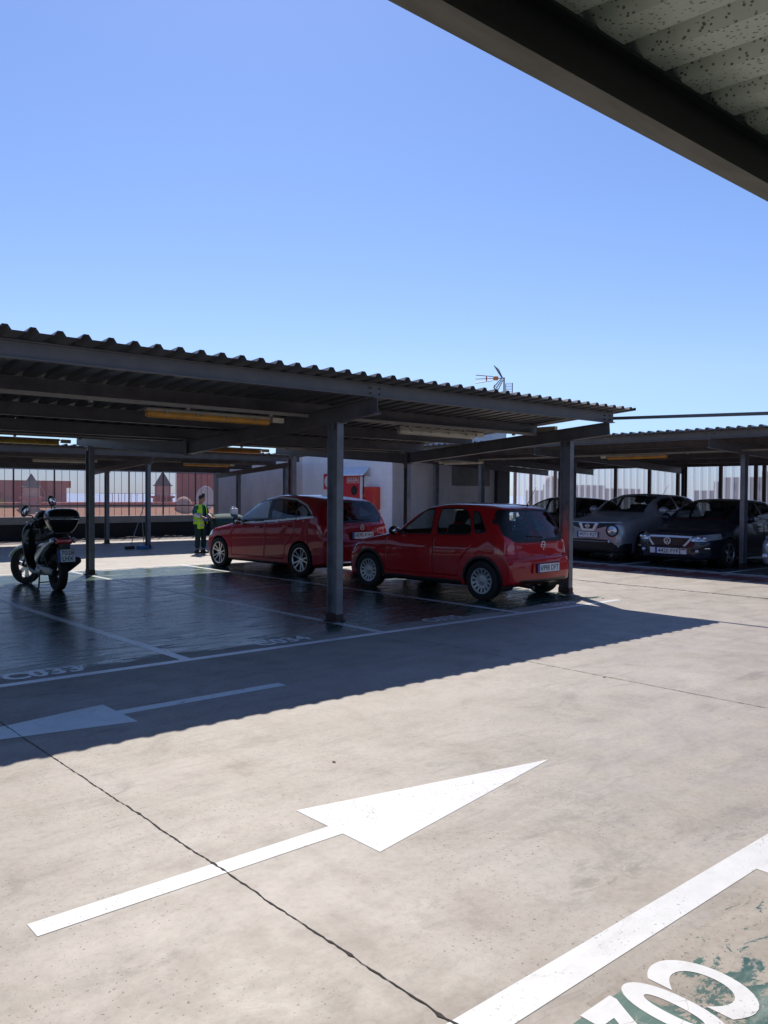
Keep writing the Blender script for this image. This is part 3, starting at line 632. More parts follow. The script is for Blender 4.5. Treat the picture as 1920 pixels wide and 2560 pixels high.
# debris along the parapet, broom and pan
M['net'] = mat('pale_debris', (.40, .40, .34), .9, noise=.4, nscale=10)
b = MB(); rnd = random.Random(4)
for i in range(150):
    x = rnd.uniform(3, 15.5); y = 27.9-abs(rnd.gauss(0, .22)); L = rnd.uniform(.05, .3); a = rnd.uniform(-.6, .6)
    b.bar((x, y, .01+rnd.random()*.02), (x+L*math.cos(a), y+L*math.sin(a)*.5, .012+rnd.random()*.05), rnd.uniform(.01, .05), .008)
tag(b.build('floor_debris', M['net']), 'pale leaves and scraps swept along the foot of the parapet', 'debris', kind='stuff')
M['hose'] = mat('dark_hose', (.02, .02, .022), .6)
pts = [(9+i*.12, 27.3+.22*math.sin(i*.35)+.1*math.sin(i*.9), .03+.05*max(0, math.sin(i*.5))) for i in range(45)]
tag(MB().tube(pts, .018, 6).build('hose', M['hose']), 'dark hose lying loosely at the foot of the parapet', 'hose')
M['blue_pl'] = mat('blue_plastic', (.03, .16, .36), .45)
bp_ = thing('dustpan', 'blue long handled dustpan on the floor beside the far post', 'dustpan', (10.45, 22.35, 0))
MB().rbox(10.36, 10.66, 22.2, 22.42, .004, .10, .02).build('pan', M['blue_pl'], bp_)
MB().tube([(10.56, 22.33, .1), (10.54, 22.40, .76)], .011, 8).build('handle', M['tray'], bp_)
br_ = thing('broom', 'broom leaning on the far post with a pale stick', 'broom', (10.25, 22.4, 0))
MB().rbox(10.02, 10.30, 22.36, 22.44, .005, .09, .015).build('head', M['hose'], br_)
MB().tube([(10.18, 22.40, .08), (10.64, 22.46, 1.30)], .012, 8).build('stick', M['coping'], br_)

# ------------------------------------------------------------------ antenna on the stair block
M['alu'] = mat('antenna_metal', (.16, .13, .14), .4, .6)
M['orange_p'] = mat('antenna_orange', (.75, .22, .04), .45)
an = thing('tv_antenna', 'television aerial with orange dipole and grid reflectors above the roof', 'antenna', (22.25, 19.2, 4.4))
# local frame: u = image right (world r0 direction), up = z
ax0 = Vector((22.30, 19.06, 0)); ur = Vector((math.sin(yaw), -math.cos(yaw), 0)).normalized(); ud = Vector((math.cos(yaw), math.sin(yaw), 0))
kk = 29.02/2084.43
def ap(px, py, d=0):
    # position in the aerial's own plane, metres from the mast foot
    return ax0+ur*((px-1268)*kk)+Vector((0, 0, 1.6+(1237-py)*kk))+ud*d
MB().tube([ap(1268, 1030), ap(1268, 944)], .026, 8).build('mast', M['alu'], an)
MB().tube([ap(1268, 945), ap(1240, 946)], .017, 6).build('boom', M['alu'], an)
MB().rbox(-.09, .09, -.05, .05, -.07, .07, .03, Matrix.Translation(ap(1247, 946)) @ Matrix.Rotation(yaw-R(90), 4, 'Z')).build('dipole_box', M['orange_p'], an)
b = MB()
for (a, c, d) in ((939, 942, -.06), (948, 946, 0), (958, 951, .06)): b.tube([ap(1197, a, d), ap(1240, c, d)], .014, 6)
b.build('director_rod', M['alu'], an)
b = MB(); b.ell((0, 0, 0), (.025, .05, .10), Matrix.Translation(ap(1224, 947)) @ Matrix.Rotation(yaw-R(90), 4, 'Z')); b.build('director_plate', M['red_o'], an, smooth=True)
for (top, bot) in (((1241, 916), (1259, 944)), ((1240, 970), (1259, 948))):
    b = MB()
    for k, d in enumerate((-.16, 0, .16)): b.tube([ap(top[0]+k*7, top[1]+k*2.5, d), ap(bot[0]+k*4, bot[1]+k*.5, d)], .014, 6)
    for q in range(7):
        t = q/6; b.tube([ap(top[0]+(bot[0]-top[0])*t, top[1]+(bot[1]-top[1])*t, -.17), ap(top[0]+14+(bot[0]+8-top[0]-14)*t, top[1]+5+(bot[1]+1-top[1]-5)*t, .17)], .009, 5)
    b.build('reflector_grid', M['alu'], an)
b = MB()
for q in range(7): b.tube([ap(1271, 958+q*4), ap(1289, 958+q*4)], .009, 5)
b.tube([ap(1289, 957), ap(1289, 984)], .015, 6).tube([ap(1244, 962), ap(1244, 984)], .017, 6).tube([ap(1272, 960), ap(1272, 984)], .014, 6); b.build('small_grid', M['alu'], an)

# ------------------------------------------------------------------ town seen through the fences
def bwall(name, col, **k): 
    return mat(name, col, .85, noise=.15, nscale=.6, coord='Object', **k)
M['red_b'] = bwall('red_render', (.40, .10, .085)); M['red_b2'] = bwall('rose_render', (.50, .15, .12)); M['pinkstone'] = bwall('pink_stone', (.60, .36, .28)); M['cone'] = bwall('slate_cone', (.16, .12, .12))
M['terra'] = mat('terracotta_roof', (.42, .20, .11), .9, noise=.25, nscale=3, stretch=(4, .3, 1)); M['cream_b'] = bwall('cream_trim', (.66, .55, .45)); M['beige_b'] = bwall('beige_render', (.46, .36, .31)); M['dish'] = bwall('pale_dish', (.66, .64, .62))
rb = thing('red_building', 'long dark red building with a pale palm relief behind the left fence', 'building', (20, 74, -14))
MB().box(-6, 26.2, 70, 78, -14, 2.55).box(26.2, 26.57, 70, 78, 1.96, 2.55).build('wall', M['red_b'], rb)
b = MB()
cx_, cz = 23.9, 1.25
for k in range(9):
    a = R(20+k*35); b.bar((cx_-.8, 69.97, cz), (cx_-.8+.62*math.cos(a), 69.97, cz+.6*math.sin(a)), .05, .06, up=(0, 1, 0))
for k in range(10):
    a0, a1 = R(-50+k*10), R(-40+k*10); b.bar((cx_-.6+1.1*math.cos(a0), 69.97, cz+1.1*math.sin(a0)), (cx_-.6+1.1*math.cos(a1), 69.97, cz+1.1*math.sin(a1)), .05, .06, up=(0, 1, 0))
b.build('palm_relief', M['cream_b'], rb)
def turret(x, y, z0, zr, ztop, r, label, m='pinkstone'):
    t = thing('turret', label, 'turret', (x, y, -14), group='turrets with pointed roofs')
    T = Matrix.Translation((x, y, 0)) @ Matrix.Rotation(R(45+8), 4, 'Z')
    MB().lathe([(0, -14), (r*1.15, -14), (r*1.15, z0-.55), (r*1.35, z0-.5), (r*1.25, z0-.25), (r*1.6, z0-.15), (r*1.6, z0-.02), (r*1.1, z0)], 4, T).build('base', M['red_b2'], t)
    MB().lathe([(r*1.05, z0), (r*1.05, zr), (0, zr)], 4, T).build('drum', M[m], t)
    MB().lathe([(0, zr), (r*1.3, zr), (r*1.3, zr+.08), (r*1.1, zr+.12), (0, ztop)], 4, T).build('spire', M['cone'], t)
turret(34.9, 70, 1.34, 2.23, 3.6, .68, 'pink turret with dark pointed roof standing free against the sky')
turret(22.0, 66, 1.25, 1.92, 3.05, .60, 'turret with dark pointed roof before the long red building')
turret(39.2, 66.5, 1.25, 2.1, 3.6, .72, 'turret with grey pointed roof before the tall red block')
tb = thing('red_block', 'tall rose red block beside the grey wall', 'building', (39, 74, -14))
MB().prism([(36.25, 70), (48, 70), (55, 80), (42, 80)], -14, 3.75).build('wall', M['red_b2'], tb); MB().prism([(36.1, 69.8), (48, 69.8), (55, 80.2), (42, 80.2)], 3.76, 3.95).build('cornice', M['pinkstone'], tb)
lo = thing('low_red_wing', 'low red wing with tiled slope in front of the turrets', 'building', (20, 66, -14))
MB().box(-10, 46, 66.2, 69.5, -14, .80).build('wall', M['red_b2'], lo)
MB().box(-10, 46, 65.8, 66.2, .44, .56).build('cornice', M['cream_b'], lo)
MB().add([(-10, 65.9, .44), (46, 65.9, .44), (46, 52, -3.2), (-10, 52, -3.2), (-10, 65.9, .3), (46, 65.9, .3), (46, 52, -3.4), (-10, 52, -3.4)], [(0, 1, 2, 3), (7, 6, 5, 4), (0, 4, 5, 1), (1, 5, 6, 2), (2, 6, 7, 3), (3, 7, 4, 0)]).build('tiled_roof', M['terra'], lo)
dm = thing('small_dome', 'small pink dome beside the free standing turret', 'dome', (34.4, 65, -14))
MB().ell((34.35, 65.0, .35), (.78, .78, .95)).build('shell', M['pinkstone'], dm, smooth=True); MB().lathe([(.78, -14), (.78, .35)], 20, Matrix.Translation((34.35, 65, 0))).build('base', M['pinkstone'], dm)
ds = thing('round_disc', 'large pale round panel on the town roofs behind the worker', 'dish', (36.2, 64.2, -3))
MB().lathe([(0, 0), (.86, 0), (.90, -.05), (.86, -.1), (0, -.1)], 36, Matrix.Translation((35.9, 64.0, 1.15)) @ Matrix.Rotation(R(90), 4, 'X') @ Matrix.Scale(1.2, 4, (0, 1, 0))).build('disc', M['dish'], ds); MB().tube([(35.9, 64.1, 1.1), (35.9, 64.1, -4)], .08, 8).build('stalk', M['beige_b'], ds)
# railing on the far roof
rl = MB()
for k in range(14): rl.box(28.2+k*.55, 28.24+k*.55, 68, 68.04, .8, 1.55)
rl.box(28.2, 35.4, 68, 68.04, 1.52, 1.55); tag(rl.build('roof_railing', M['beige_b']), 'thin railing on the low red wing roof against the sea', 'railing')
def blockb(name, label, boxes, wins, dome=None):
    t = thing(name, label, 'building', (boxes[0][0], boxes[0][2], -14)); b = MB()
    for q in boxes: b.box(*q)
    b.build('wall', M['beige_b'], t)
    for (x, y, z, w, h) in wins: MB().box(x-.03, x+.02, y-w/2, y+w/2, z, z+h).build('window', M['joint'], t)
    if dome: MB().ell(dome[:3], (dome[3],)*3).build('dome', M['terra'], t, smooth=True)
blockb('beige_building', 'beige building with a brown dome seen through the ribbed fence', [(80, 90, 55.3, 62.2, -14, 2.45), (79.8, 90, 60.2, 62, -14, 2.9), (80.5, 90, 62.2, 65.2, -14, 2.2)], [(80, 57+k*1.3, .9, .5, .8) for k in range(4)]+[(80, 63.5, .9, .5, .8)], (80.5, 61.2, 3.1, .85))
blockb('beige_building', 'stepped pale beige building seen through the ribbed fence at the far right', [(80, 92, 33, 40.2, -14, 3.5), (80.2, 92, 40.2, 41.0, -14, 3.1), (80.4, 92, 41, 43.2, -14, 2.2), (82, 84, 36.2, 37, 3.5, 4.1)], [(80, 34+k*1.2, z, .45, .7) for k in range(5) for z in (.8, 2.2)])
# ------------------------------------------------------------------ cars
def pchip(t, y, q):
    # monotone cubic through (t, y[:, ...]) evaluated at q
    t = np.asarray(t, float); y = np.asarray(y, float); h = np.diff(t).reshape((-1,)+(1,)*(y.ndim-1)); d = np.diff(y, axis=0)/h
    m = np.zeros_like(y)
    w1 = 2*h[1:]+h[:-1]; w2 = h[1:]+2*h[:-1]
    with np.errstate(all='ignore'):
        hm = (w1+w2)/(w1/d[:-1]+w2/d[1:])
    m[1:-1] = np.where(d[:-1]*d[1:] > 0, hm, 0); m[0] = d[0]; m[-1] = d[-1]; m = np.nan_to_num(m)
    i = np.clip(np.searchsorted(t, q, side='right')-1, 0, len(t)-2); hh = (t[i+1]-t[i]); u = ((q-t[i])/hh)
    sh = (-1,)+(1,)*(y.ndim-1); u = u.reshape(sh); hh = hh.reshape(sh)
    return (2*u**3-3*u**2+1)*y[i]+(u**3-2*u**2+u)*hh*m[i]+(-2*u**3+3*u**2)*y[i+1]+(u**3-u**2)*hh*m[i+1]
def inpoly(px, py, poly):
    c = np.zeros(px.shape, bool); n = len(poly)
    for i in range(n):
        x0, y0 = poly[i]; x1, y1 = poly[i-1]
        if y0 == y1: continue
        k = ((y0 > py) != (y1 > py)) & (px < (x1-x0)*(py-y0)/(y1-y0)+x0); c ^= k
    return c
def snap(px, py, poly, tol):
    P_ = np.stack([px, py], -1); best = np.full(px.shape, 1e9); bp = P_.copy(); n = len(poly)
    for i in range(n):
        a = np.array(poly[i]); b = np.array(poly[(i+1) % n]); ab = b-a
        u = np.clip(((P_-a)@ab)/(ab@ab+1e-12), 0, 1)[..., None]; q = a+u*ab; dd = np.hypot(*(np.moveaxis(P_-q, -1, 0)))
        k = dd < best; best = np.where(k, dd, best); bp = np.where(k[..., None], q, bp)
    k = best < tol; return np.where(k, bp[..., 0], px), np.where(k, bp[..., 1], py)
def rpoly(pts, r=.04, n=4):
    # round the corners of a polygon
    out = []; m = len(pts)
    for i in range(m):
        p = np.array(pts[i], float); a = np.array(pts[i-1], float); b = np.array(pts[(i+1) % m], float)
        da = np.hypot(*(a-p)); db = np.hypot(*(b-p)); k = min(r, da*.45, db*.45); pa = p+(a-p)/da*k; pb = p+(b-p)/db*k
        for j in range(n+1):
            t = j/n; out.append(tuple((1-t)**2*pa+2*t*(1-t)*p+t*t*pb))
    return out
def arc(cx, cz, r, a0=0, a1=360, n=40): return [(cx+r*math.cos(R(a0+(a1-a0)*i/n)), cz+r*math.sin(R(a0+(a1-a0)*i/n))) for i in range(n)]
def grow(poly, d):
    c = np.mean(np.array(poly), 0); P_ = np.array(poly); out = []
    n = len(P_)
    for i in range(n):
        a = P_[i-1]; b = P_[(i+1) % n]; t = b-a; nn = np.array([t[1], -t[0]])/(np.hypot(*t)+1e-9)
        if nn@(P_[i]-c) < 0: nn = -nn
        out.append(tuple(P_[i]+nn*d))
    return out
STEP = .016
def car_body(root, L, st, regions, paint, wheels, ra, Wm, step=STEP):
    # st rows: s, zt, zr, wr, zbelt, wb, zm, wm, zs, ws, zb, cv
    st = np.array(st, float); K = len(st); net = np.zeros((K, 9, 3))
    for k, (s, zt, zr, wr, zbt, wb, zmm, wm, zs, ws, zb, cv) in enumerate(st):
        d = zt-zr
        pts = [(0, zt), (.5*wr, zt-.16*d), (.86*wr, zt-.5*d), (wr, zr), (wb, zbt), (wm, zmm), (ws, zs), (ws-.07, zb), (0, zb)]
        for j, (y, z) in enumerate(pts): net[k, j] = (y, s+cv*(y/Wm)**2, z)
    # parameter along the car: chord length of the top line and side line
    dd = np.maximum(np.hypot(np.diff(st[:, 0]), np.diff(st[:, 1])), .012); t = np.concatenate([[0], np.cumsum(dd)])
    q = []
    for k in range(K-1):
        n = max(1, int(math.ceil(dd[k]/step))); q += list(t[k]+(t[k+1]-t[k])*np.arange(n)/n)
    q = np.array(q+[t[-1]]); G = pchip(t, net, q)          # Q x 9 x 3
    jl = [0, 1, 2, 2.45, 3.6, 4.7, 5.4, 5.6, 6.4]; ns = [int(x*.018/step+.5) for x in (16, 12, 6, 24, 16, 22, 5, 18)]
    jq = []
    for k in range(8): jq += list(jl[k]+(jl[k+1]-jl[k])*np.arange(ns[k])/ns[k])
    jq = np.array(jq+[jl[-1]]); jint = np.searchsorted(jl, jq[:-1], side='right')-1
    V = np.moveaxis(pchip(jl, np.moveaxis(G, 1, 0), jq), 0, 1)  # Q x J x 3 (y, s, z)
    Q, J = V.shape[:2]
    jn = np.repeat(np.append(jint, 7)[None], Q, 0)
    # snapping to region outlines
    arches = [arc(sa, r_, ra) for sa, r_ in wheels]
    for A in arches:
        k = (jn >= 4) & (jn <= 6); S_, Z_ = snap(V[..., 1], V[..., 2], A, step*.62); V[..., 1] = np.where(k, S_, V[..., 1]); V[..., 2] = np.where(k, Z_, V[..., 2])
    for r in regions:
        p = r['proj']
        if p == 'side': k = (jn >= r.get('j0', 2)) & (jn <= 6); a, b = 1, 2
        elif p == 'end': k = (V[..., 1] > r['s0']) & (V[..., 1] < r['s1']) & (jn <= r.get('j1', 5)); a, b = 0, 2
        elif p == 'top': k = (jn <= r.get('j1', 3)) & (V[..., 2] > r.get('z0', .6)); a, b = 1, 0
        if r.get('nosnap'): continue
        A_, B_ = snap(V[..., a], V[..., b], r['poly'], step*.55)
        if p in ('end', 'top'):
            yy = V[..., 0]; A_ = np.where(yy < 1e-6, np.where(np.array(a == 0), 0, A_), A_)
        V[..., a] = np.where(k, A_, V[..., a]); V[..., b] = np.where(k, B_, V[..., b])
        V[:, 0, 0] = 0
    Fc = (V[:-1, :-1]+V[1:, :-1]+V[:-1, 1:]+V[1:, 1:])/4; fj = np.repeat(jint[None], Q-1, 0)
    reg = np.full(Fc.shape[:2], -1)
    for i, r in enumerate(regions):
        p = r['proj']
        if p == 'side': k = (fj >= r.get('j0', 2)) & (fj <= 6) & inpoly(Fc[..., 1], Fc[..., 2], r['poly'])
        elif p == 'end': k = (Fc[..., 1] > r['s0']) & (Fc[..., 1] < r['s1']) & (fj <= r.get('j1', 5)) & inpoly(Fc[..., 0], Fc[..., 2], r['poly'])
        elif p == 'top': k = (fj <= r.get('j1', 3)) & (Fc[..., 2] > r.get('z0', .6)) & inpoly(Fc[..., 1], Fc[..., 0], r['poly'])
        reg = np.where((reg < 0) & k, i, reg)
    for sa, r_ in wheels:
        k = (fj >= 4) & (np.hypot(Fc[..., 1]-sa, Fc[..., 2]-r_) < ra) & (Fc[..., 0] > Wm-.42); reg = np.where(k, -9, reg)
    out = {}
    def emit(key, side, idx, cap=None):
        vs = V.reshape(-1, 3); ii, jj = idx; a = ii*J+jj; quads = np.stack([a, a+1, a+J+1, a+J], -1)
        used, inv = np.unique(quads, return_inverse=True); inv = inv.reshape(quads.shape)
        P_ = vs[used]; P_ = np.stack([side*P_[:, 0], L/2-P_[:, 1], P_[:, 2]], -1)
        q_ = inv if side > 0 else inv[:, ::-1]
        b = out.setdefault(key, MB()); b.add(P_.tolist(), [tuple(int(x) for x in f) for f in q_])
    for i in [-1]+list(range(len(regions))):
        idx = np.nonzero(reg == i)
        if not len(idx[0]): continue
        r = regions[i] if i >= 0 else None
        for side in (1, -1):
            if r and r.get('only') and r['only'] != side: continue
            key = 'body' if r is None else (i, side if r.get('split', True) else 0)
            emit(key, side, idx)
    # end caps on the body
    for row in (0, Q-1):
        top = V[row]
        for side in (1, -1):
            h = [j for j in range(J)]
            P_ = [(side*top[j][0], L/2-top[j][1], top[j][2]) for j in h]; out['body'].add(P_, [tuple(range(len(P_)))])
    made = {}
    for key, b in out.items():
        if key == 'body': nm, mt, sm = 'body', paint, 35
        else: r = regions[key[0]]; nm, mt, sm = r['name'], r['mat'], 35
        me = bpy.data.meshes.new(nm); me.from_pydata(b.v, [], b.f); bm = bmesh.new(); bm.from_mesh(me)
        bmesh.ops.remove_doubles(bm, verts=bm.verts, dist=2e-4); bmesh.ops.dissolve_degenerate(bm, dist=1e-5, edges=bm.edges); bmesh.ops.recalc_face_normals(bm, faces=bm.faces)
        if key != 'body' and regions[key[0]].get('inset', 0):
            dpt = regions[key[0]]['inset']; bm.normal_update()
            bd = [v for v in bm.verts if v.is_boundary and abs(v.co.x) > 1e-4]; mv = [(v, v.normal.copy()) for v in bd]
            cc = sum((v.co for v in bm.verts), Vector())/len(bm.verts)
            for v, n_ in mv:
                if n_.dot(v.co-Vector((0, v.co.y*.8, .5))) < 0: n_ = -n_
                v.co -= n_*dpt
        for e in bm.edges: e.smooth = len(e.link_faces) == 2 and e.calc_face_angle(0) < R(sm)
        bm.to_mesh(me); bm.free(); me.polygons.foreach_set('use_smooth', [True]*len(me.polygons)); me.materials.append(M[mt])
        o = link(nm, me, root)
        if key != 'body' and regions[key[0]].get('label'): o['label'] = regions[key[0]]['label'] if not regions[key[0]].get('split', True) else regions[key[0]]['label']
        made[key] = o
    # wheel housings
    for sa, r_ in wheels:
        for side in (1, -1):
            b = MB(); n = 28; A = [arc(sa, r_, ra+.004, -25, 205, n)[i] for i in range(n)]
            x1, x0 = side*(Wm-.045), side*(Wm-.36); vs = []
            for (s_, z_) in A: vs += [(x0, L/2-s_, z_), (x1, L/2-s_, z_)]
            fs = [(2*i, 2*i+1, 2*i+3, 2*i+2) for i in range(n-1)]; fs.append(tuple(2*i for i in range(n))); b.add(vs, fs); b.build('wheel_housing', M['black'], root, world=False)
    return V, made
def surf(V, L, s, z, side, off=0):
    # point on the flank at (s, z)
    sub = V[:, :, :]; d = (sub[..., 1]-s)**2+(sub[..., 2]-z)**2+np.where(sub[..., 0] < .3, 9, 0); i = np.unravel_index(np.argmin(d), d.shape); p = sub[i]
    return Vector((side*(p[0]+off), L/2-s, z))
def tyre_mesh(r, w, rim):
    h = w/2; prof = [(rim, -h*.78), (rim+.012, -h*.92), ((rim+r)/2, -h*1.02), (r-.02, -h*.93), (r-.004, -h*.78)]
    for k in range(-3, 4):
        x = h*.72*k/3; prof += [(r, x-.006), (r, x+.006)] if k in (-3, 3) else [(r, x-.012), (r-.007, x-.008), (r-.007, x-.002), (r, x+.002)]
    prof += [(r-.004, h*.78), (r-.02, h*.93), ((rim+r)/2, h*1.02), (rim+.012, h*.92), (rim, h*.78)]
    return prof
def wheel(root, x, y, r, w, rim, style, side, opn=False):
    # axis along x ; side = +1 outer face towards +x
    t = bpy.data.objects.new('wheel', None); C.objects.link(t); t.parent = root; t.location = (x, y, r)
    T = Matrix.Rotation(R(90)*side, 4, 'Y')
    MB().lathe(tyre_mesh(r, w, rim), 48, T).build('tyre', M['rubber'], t, world=False, auto=40)
    h = w/2
    bb_ = MB().lathe([(rim, -h*.8), (rim-.01, -h*.6), (rim-.02, h*.3), (rim-.02, h*.6), (rim+.002, h*.82)], 40, T)
    if not opn: bb_.lathe([(0, -.01), (rim-.02, -.01)], 32, T)
    else: bb_.lathe([(0, -.02), (.03, -.02), (.03, .02), (0, .02)], 16, T)
    bb_.build('barrel', M['steel_dark'], t, world=False, auto=40)
    b = MB()
    if style == 'alloy10':
        for k in range(10):
            a = 2*math.pi*(k+(.13 if k % 2 else -.13))/10; c_, s_ = math.cos(a), math.sin(a)
            w0, w1 = .013, .010; vs = []
            for rr_, ww, hh in ((.03, w0, h*.52), (rim*.55, w1, h*.62), (rim-.008, w1*1.2, h*.80)):
                for q, zz in ((-ww, hh-.02), (-ww, hh), (ww, hh), (ww, hh-.02)): vs.append((c_*rr_-s_*q, s_*rr_+c_*q, zz))
            b.add([T @ Vector(p) for p in vs], [(o+i, o+(i+1) % 4, o+4+(i+1) % 4, o+4+i) for o in (0, 4) for i in range(4)])
        b.lathe([(0, h*.60), (.028, h*.60), (.045, h*.50), (.045, h*.3)], 24, T).lathe([(rim-.018, h*.70), (rim-.006, h*.84), (rim+.008, h*.84), (rim+.008, h*.7)], 40, T)
        o = b.build('rim', M['alloy'], t, world=False, auto=40)
    elif style == 'cap':
        b.lathe([(0, h*.72), (.035, h*.72), (.05, h*.66), (.09, h*.62), (rim*.60, h*.70)], 36, T)
        n = 14
        for k in range(n):
            a0 = 2*math.pi*(k-.30)/n; a1 = 2*math.pi*(k+.30)/n; vs = []
            for rr_, zz in ((rim*.60, h*.70), (rim*.90, h*.80)):
                for a in (a0, (a0+a1)/2, a1): vs.append((rr_*math.cos(a), rr_*math.sin(a), zz))
            b.add([T @ Vector(p) for p in vs], [(0, 1, 4, 3), (1, 2, 5, 4)])
        b.lathe([(rim*.90, h*.80), (rim+.004, h*.86), (rim+.010, h*.80)], 42, T)
        o = b.build('hubcap', M['hubcap'], t, world=False, auto=40)
    else:
        n = 5 if style == 'alloy5' else 7
        for k in range(n):
            a = 2*math.pi*k/n; c_, s_ = math.cos(a), math.sin(a); vs = []
            for rr_, ww, hh in ((.03, .03, h*.5), (rim-.008, .035, h*.78)):
                for q, zz in ((-ww, hh-.02), (-ww, hh), (ww, hh), (ww, hh-.02)): vs.append((c_*rr_-s_*q, s_*rr_+c_*q, zz))
            b.add([T @ Vector(p) for p in vs], [(i, (i+1) % 4, 4+(i+1) % 4, 4+i) for i in range(4)])
        b.lathe([(0, h*.58), (.05, h*.58), (.06, h*.3)], 24, T).lathe([(rim-.018, h*.7), (rim-.006, h*.84), (rim+.006, h*.84)], 40, T)
        b.build('rim', M['alloy'], t, world=False, auto=40)
    return t
def cabin(root, L, s_seat, s_rear, zf, w, zroof, s_dash, zdash, child=False):
    for side in (-1, 1):
        x = side*w*.5
        b = MB().rbox(x-.24, x+.24, L/2-s_seat-.10, L/2-s_seat+.42, zf, zf+.18, .06); T = Matrix.Translation((x, L/2-s_seat-.1, zf+.1)) @ Matrix.Rotation(R(14), 4, 'X')
        b.rbox(-.235, .235, -.09, .06, 0, .62, .055, T); o = b.build('front_seat', M['seat'], root, world=False, auto=45)
        MB().rbox(-.13, .13, -.06, .04, .66, .86, .045, T).build('headrest', M['seat'], o, world=False, auto=45)
    b = MB().rbox(-w*.9, w*.9, L/2-s_rear-.08, L/2-s_rear+.42, zf, zf+.2, .06).rbox(-w*.9, w*.9, L/2-s_rear-.2, L/2-s_rear-.02, zf+.1, zf+.62, .06); o = b.build('rear_seat', M['seat'], root, world=False, auto=45)
    for x in (-w*.55, w*.55): MB().rbox(x-.12, x+.12, L/2-s_rear-.2, L/2-s_rear-.12, zf+.64, zf+.80, .03).build('headrest', M['seat'], o, world=False, auto=45)
    MB().rbox(-w-.1, w+.1, L/2-s_dash-.35, L/2-s_dash+.25, zdash-.35, zdash, .07).build('dashboard', M['interior'], root, world=False, auto=45)
    T = Matrix.Translation((-w*.5, L/2-s_dash-.48, zdash-.03)) @ Matrix.Rotation(R(65), 4, 'X')
    MB().lathe([(.185+.014*math.cos(a), .014*math.sin(a)) for a in [2*math.pi*i/8 for i in range(9)]], 28, T).box(-.17, .17, -.02, .02, -.01, .01, T).build('steering_wheel', M['black'], root, world=False, auto=60)
    MB().box(-w-.12, w+.12, L/2-s_rear-.3, L/2-s_dash+.2, zf-.12, zf-.08).build('cabin_floor', M['interior'], root, world=False)
def plate(root, loc, rz, txt, w=.56, h=.122, tilt=0, two=None):
    p = bpy.data.objects.new('number_plate', None)
    Mx = Matrix.Translation(loc) @ Matrix.Rotation(rz, 4, 'Z') @ Matrix.Rotation(tilt, 4, 'X')
    me = MB().rbox(-w/2-.008, w/2+.008, -.004, .008, -h/2-.008, h/2+.008, .004, Mx).build('number_plate', M['black'], root, world=False)
    MB().box(-w/2, w/2, -.0075, -.004, -h/2, h/2, Mx).build('plate_face', M['plate'], me, world=False)
    bw = .045 if not two else .04
    MB().box(-w/2, -w/2+bw, -.0095, -.0075, -h/2, h/2 if not two else h/2, Mx).build('blue_band', M['plate_blue'], me, world=False)
    def tx(s, cx, cz, hh, ww):
        o = text_obj('lettering', s, 1, M['plate_txt'], me, (0, 0, 0), (0, 0, 0), ext=0, bold=.008, space=1.0)
        xs = [v.co.x for v in o.data.vertices]; ys = [v.co.y for v in o.data.vertices]
        for v in o.data.vertices:
            a = (v.co.x-(max(xs)+min(xs))/2)/(max(xs)-min(xs))*ww+cx; c_ = (v.co.y-(max(ys)+min(ys))/2)/(max(ys)-min(ys))*hh+cz
            v.co = Mx @ Vector((a, -.0095, c_))
        o.scale = (1, 1, 1)
    if two: tx(two[0], .022, h*.24, h*.36, w*.74); tx(two[1], .022, -h*.24, h*.36, w*.66)
    else: tx(txt, .024, 0, h*.70, w*.84)
    return me
def door_mirror(root, p, side, m, w=.2, h=.13):
    T = Matrix.Translation(p+Vector((side*(w*.55), .02, 0)))
    b = MB().ell((0, 0, 0), (w*.55, .075, h*.58), T); b.tube([p, p+Vector((side*.08, .0, -.01))], .022, 8)
    o = b.build('door_mirror', M[m], root, world=False, smooth=True)
    MB().ell((0, -.055, 0), (w*.46, .03, h*.46), T).build('mirror_glass', M['mirror'], o, world=False, smooth=True)
def handle(root, V, L, s, z, side, m, l=.17):
    p = surf(V, L, s, z, side, .015); MB().rbox(p.x-.014, p.x+.018, p.y-l/2, p.y+l/2, p.z-.016, p.z+.018, .012).build('door_handle', M[m], root, world=False, auto=50)
def strip(root, name, V, L, pts, side, m, w=.02, off=.004, th=.008):
    # trim strip following the flank
    P_ = [surf(V, L, s, z, side, off) for s, z in pts]; b = MB()
    for a, c in zip(P_[:-1], P_[1:]):
        if (a-c).length > 1e-4: b.bar(a, c, th, w, up=(0, 0, 1) if abs((c-a).normalized().z) < .9 else (0, 1, 0))
    return b.build(name, M[m], root, world=False)
def dense(poly, d=.04, closed=False):
    out = []; P_ = [np.array(p, float) for p in poly]; 
    if closed: P_.append(P_[0])
    for a, b in zip(P_[:-1], P_[1:]):
        n = max(1, int(np.hypot(*(b-a))/d)); out += [tuple(a+(b-a)*i/n) for i in range(n)]
    out.append(tuple(P_[-1])); return out
def side_reg(name, poly, mt, **k): return dict(name=name, poly=poly, mat=mt, proj='side', **k)
def end_reg(name, poly, mt, s0, s1, **k): return dict(name=name, poly=poly, mat=mt, proj='end', s0=s0, s1=s1, **k)
def top_reg(name, poly, mt, **k): return dict(name=name, poly=poly, mat=mt, proj='top', **k)
def underbody(root, L, w, z=.24, s0=.35, s1=None):
    s1 = s1 or L-.35
    MB().rbox(-w, w, L/2-s1, L/2-s0, z-.06, z+.05, .04).build('underbody', M['black'], root, world=False)

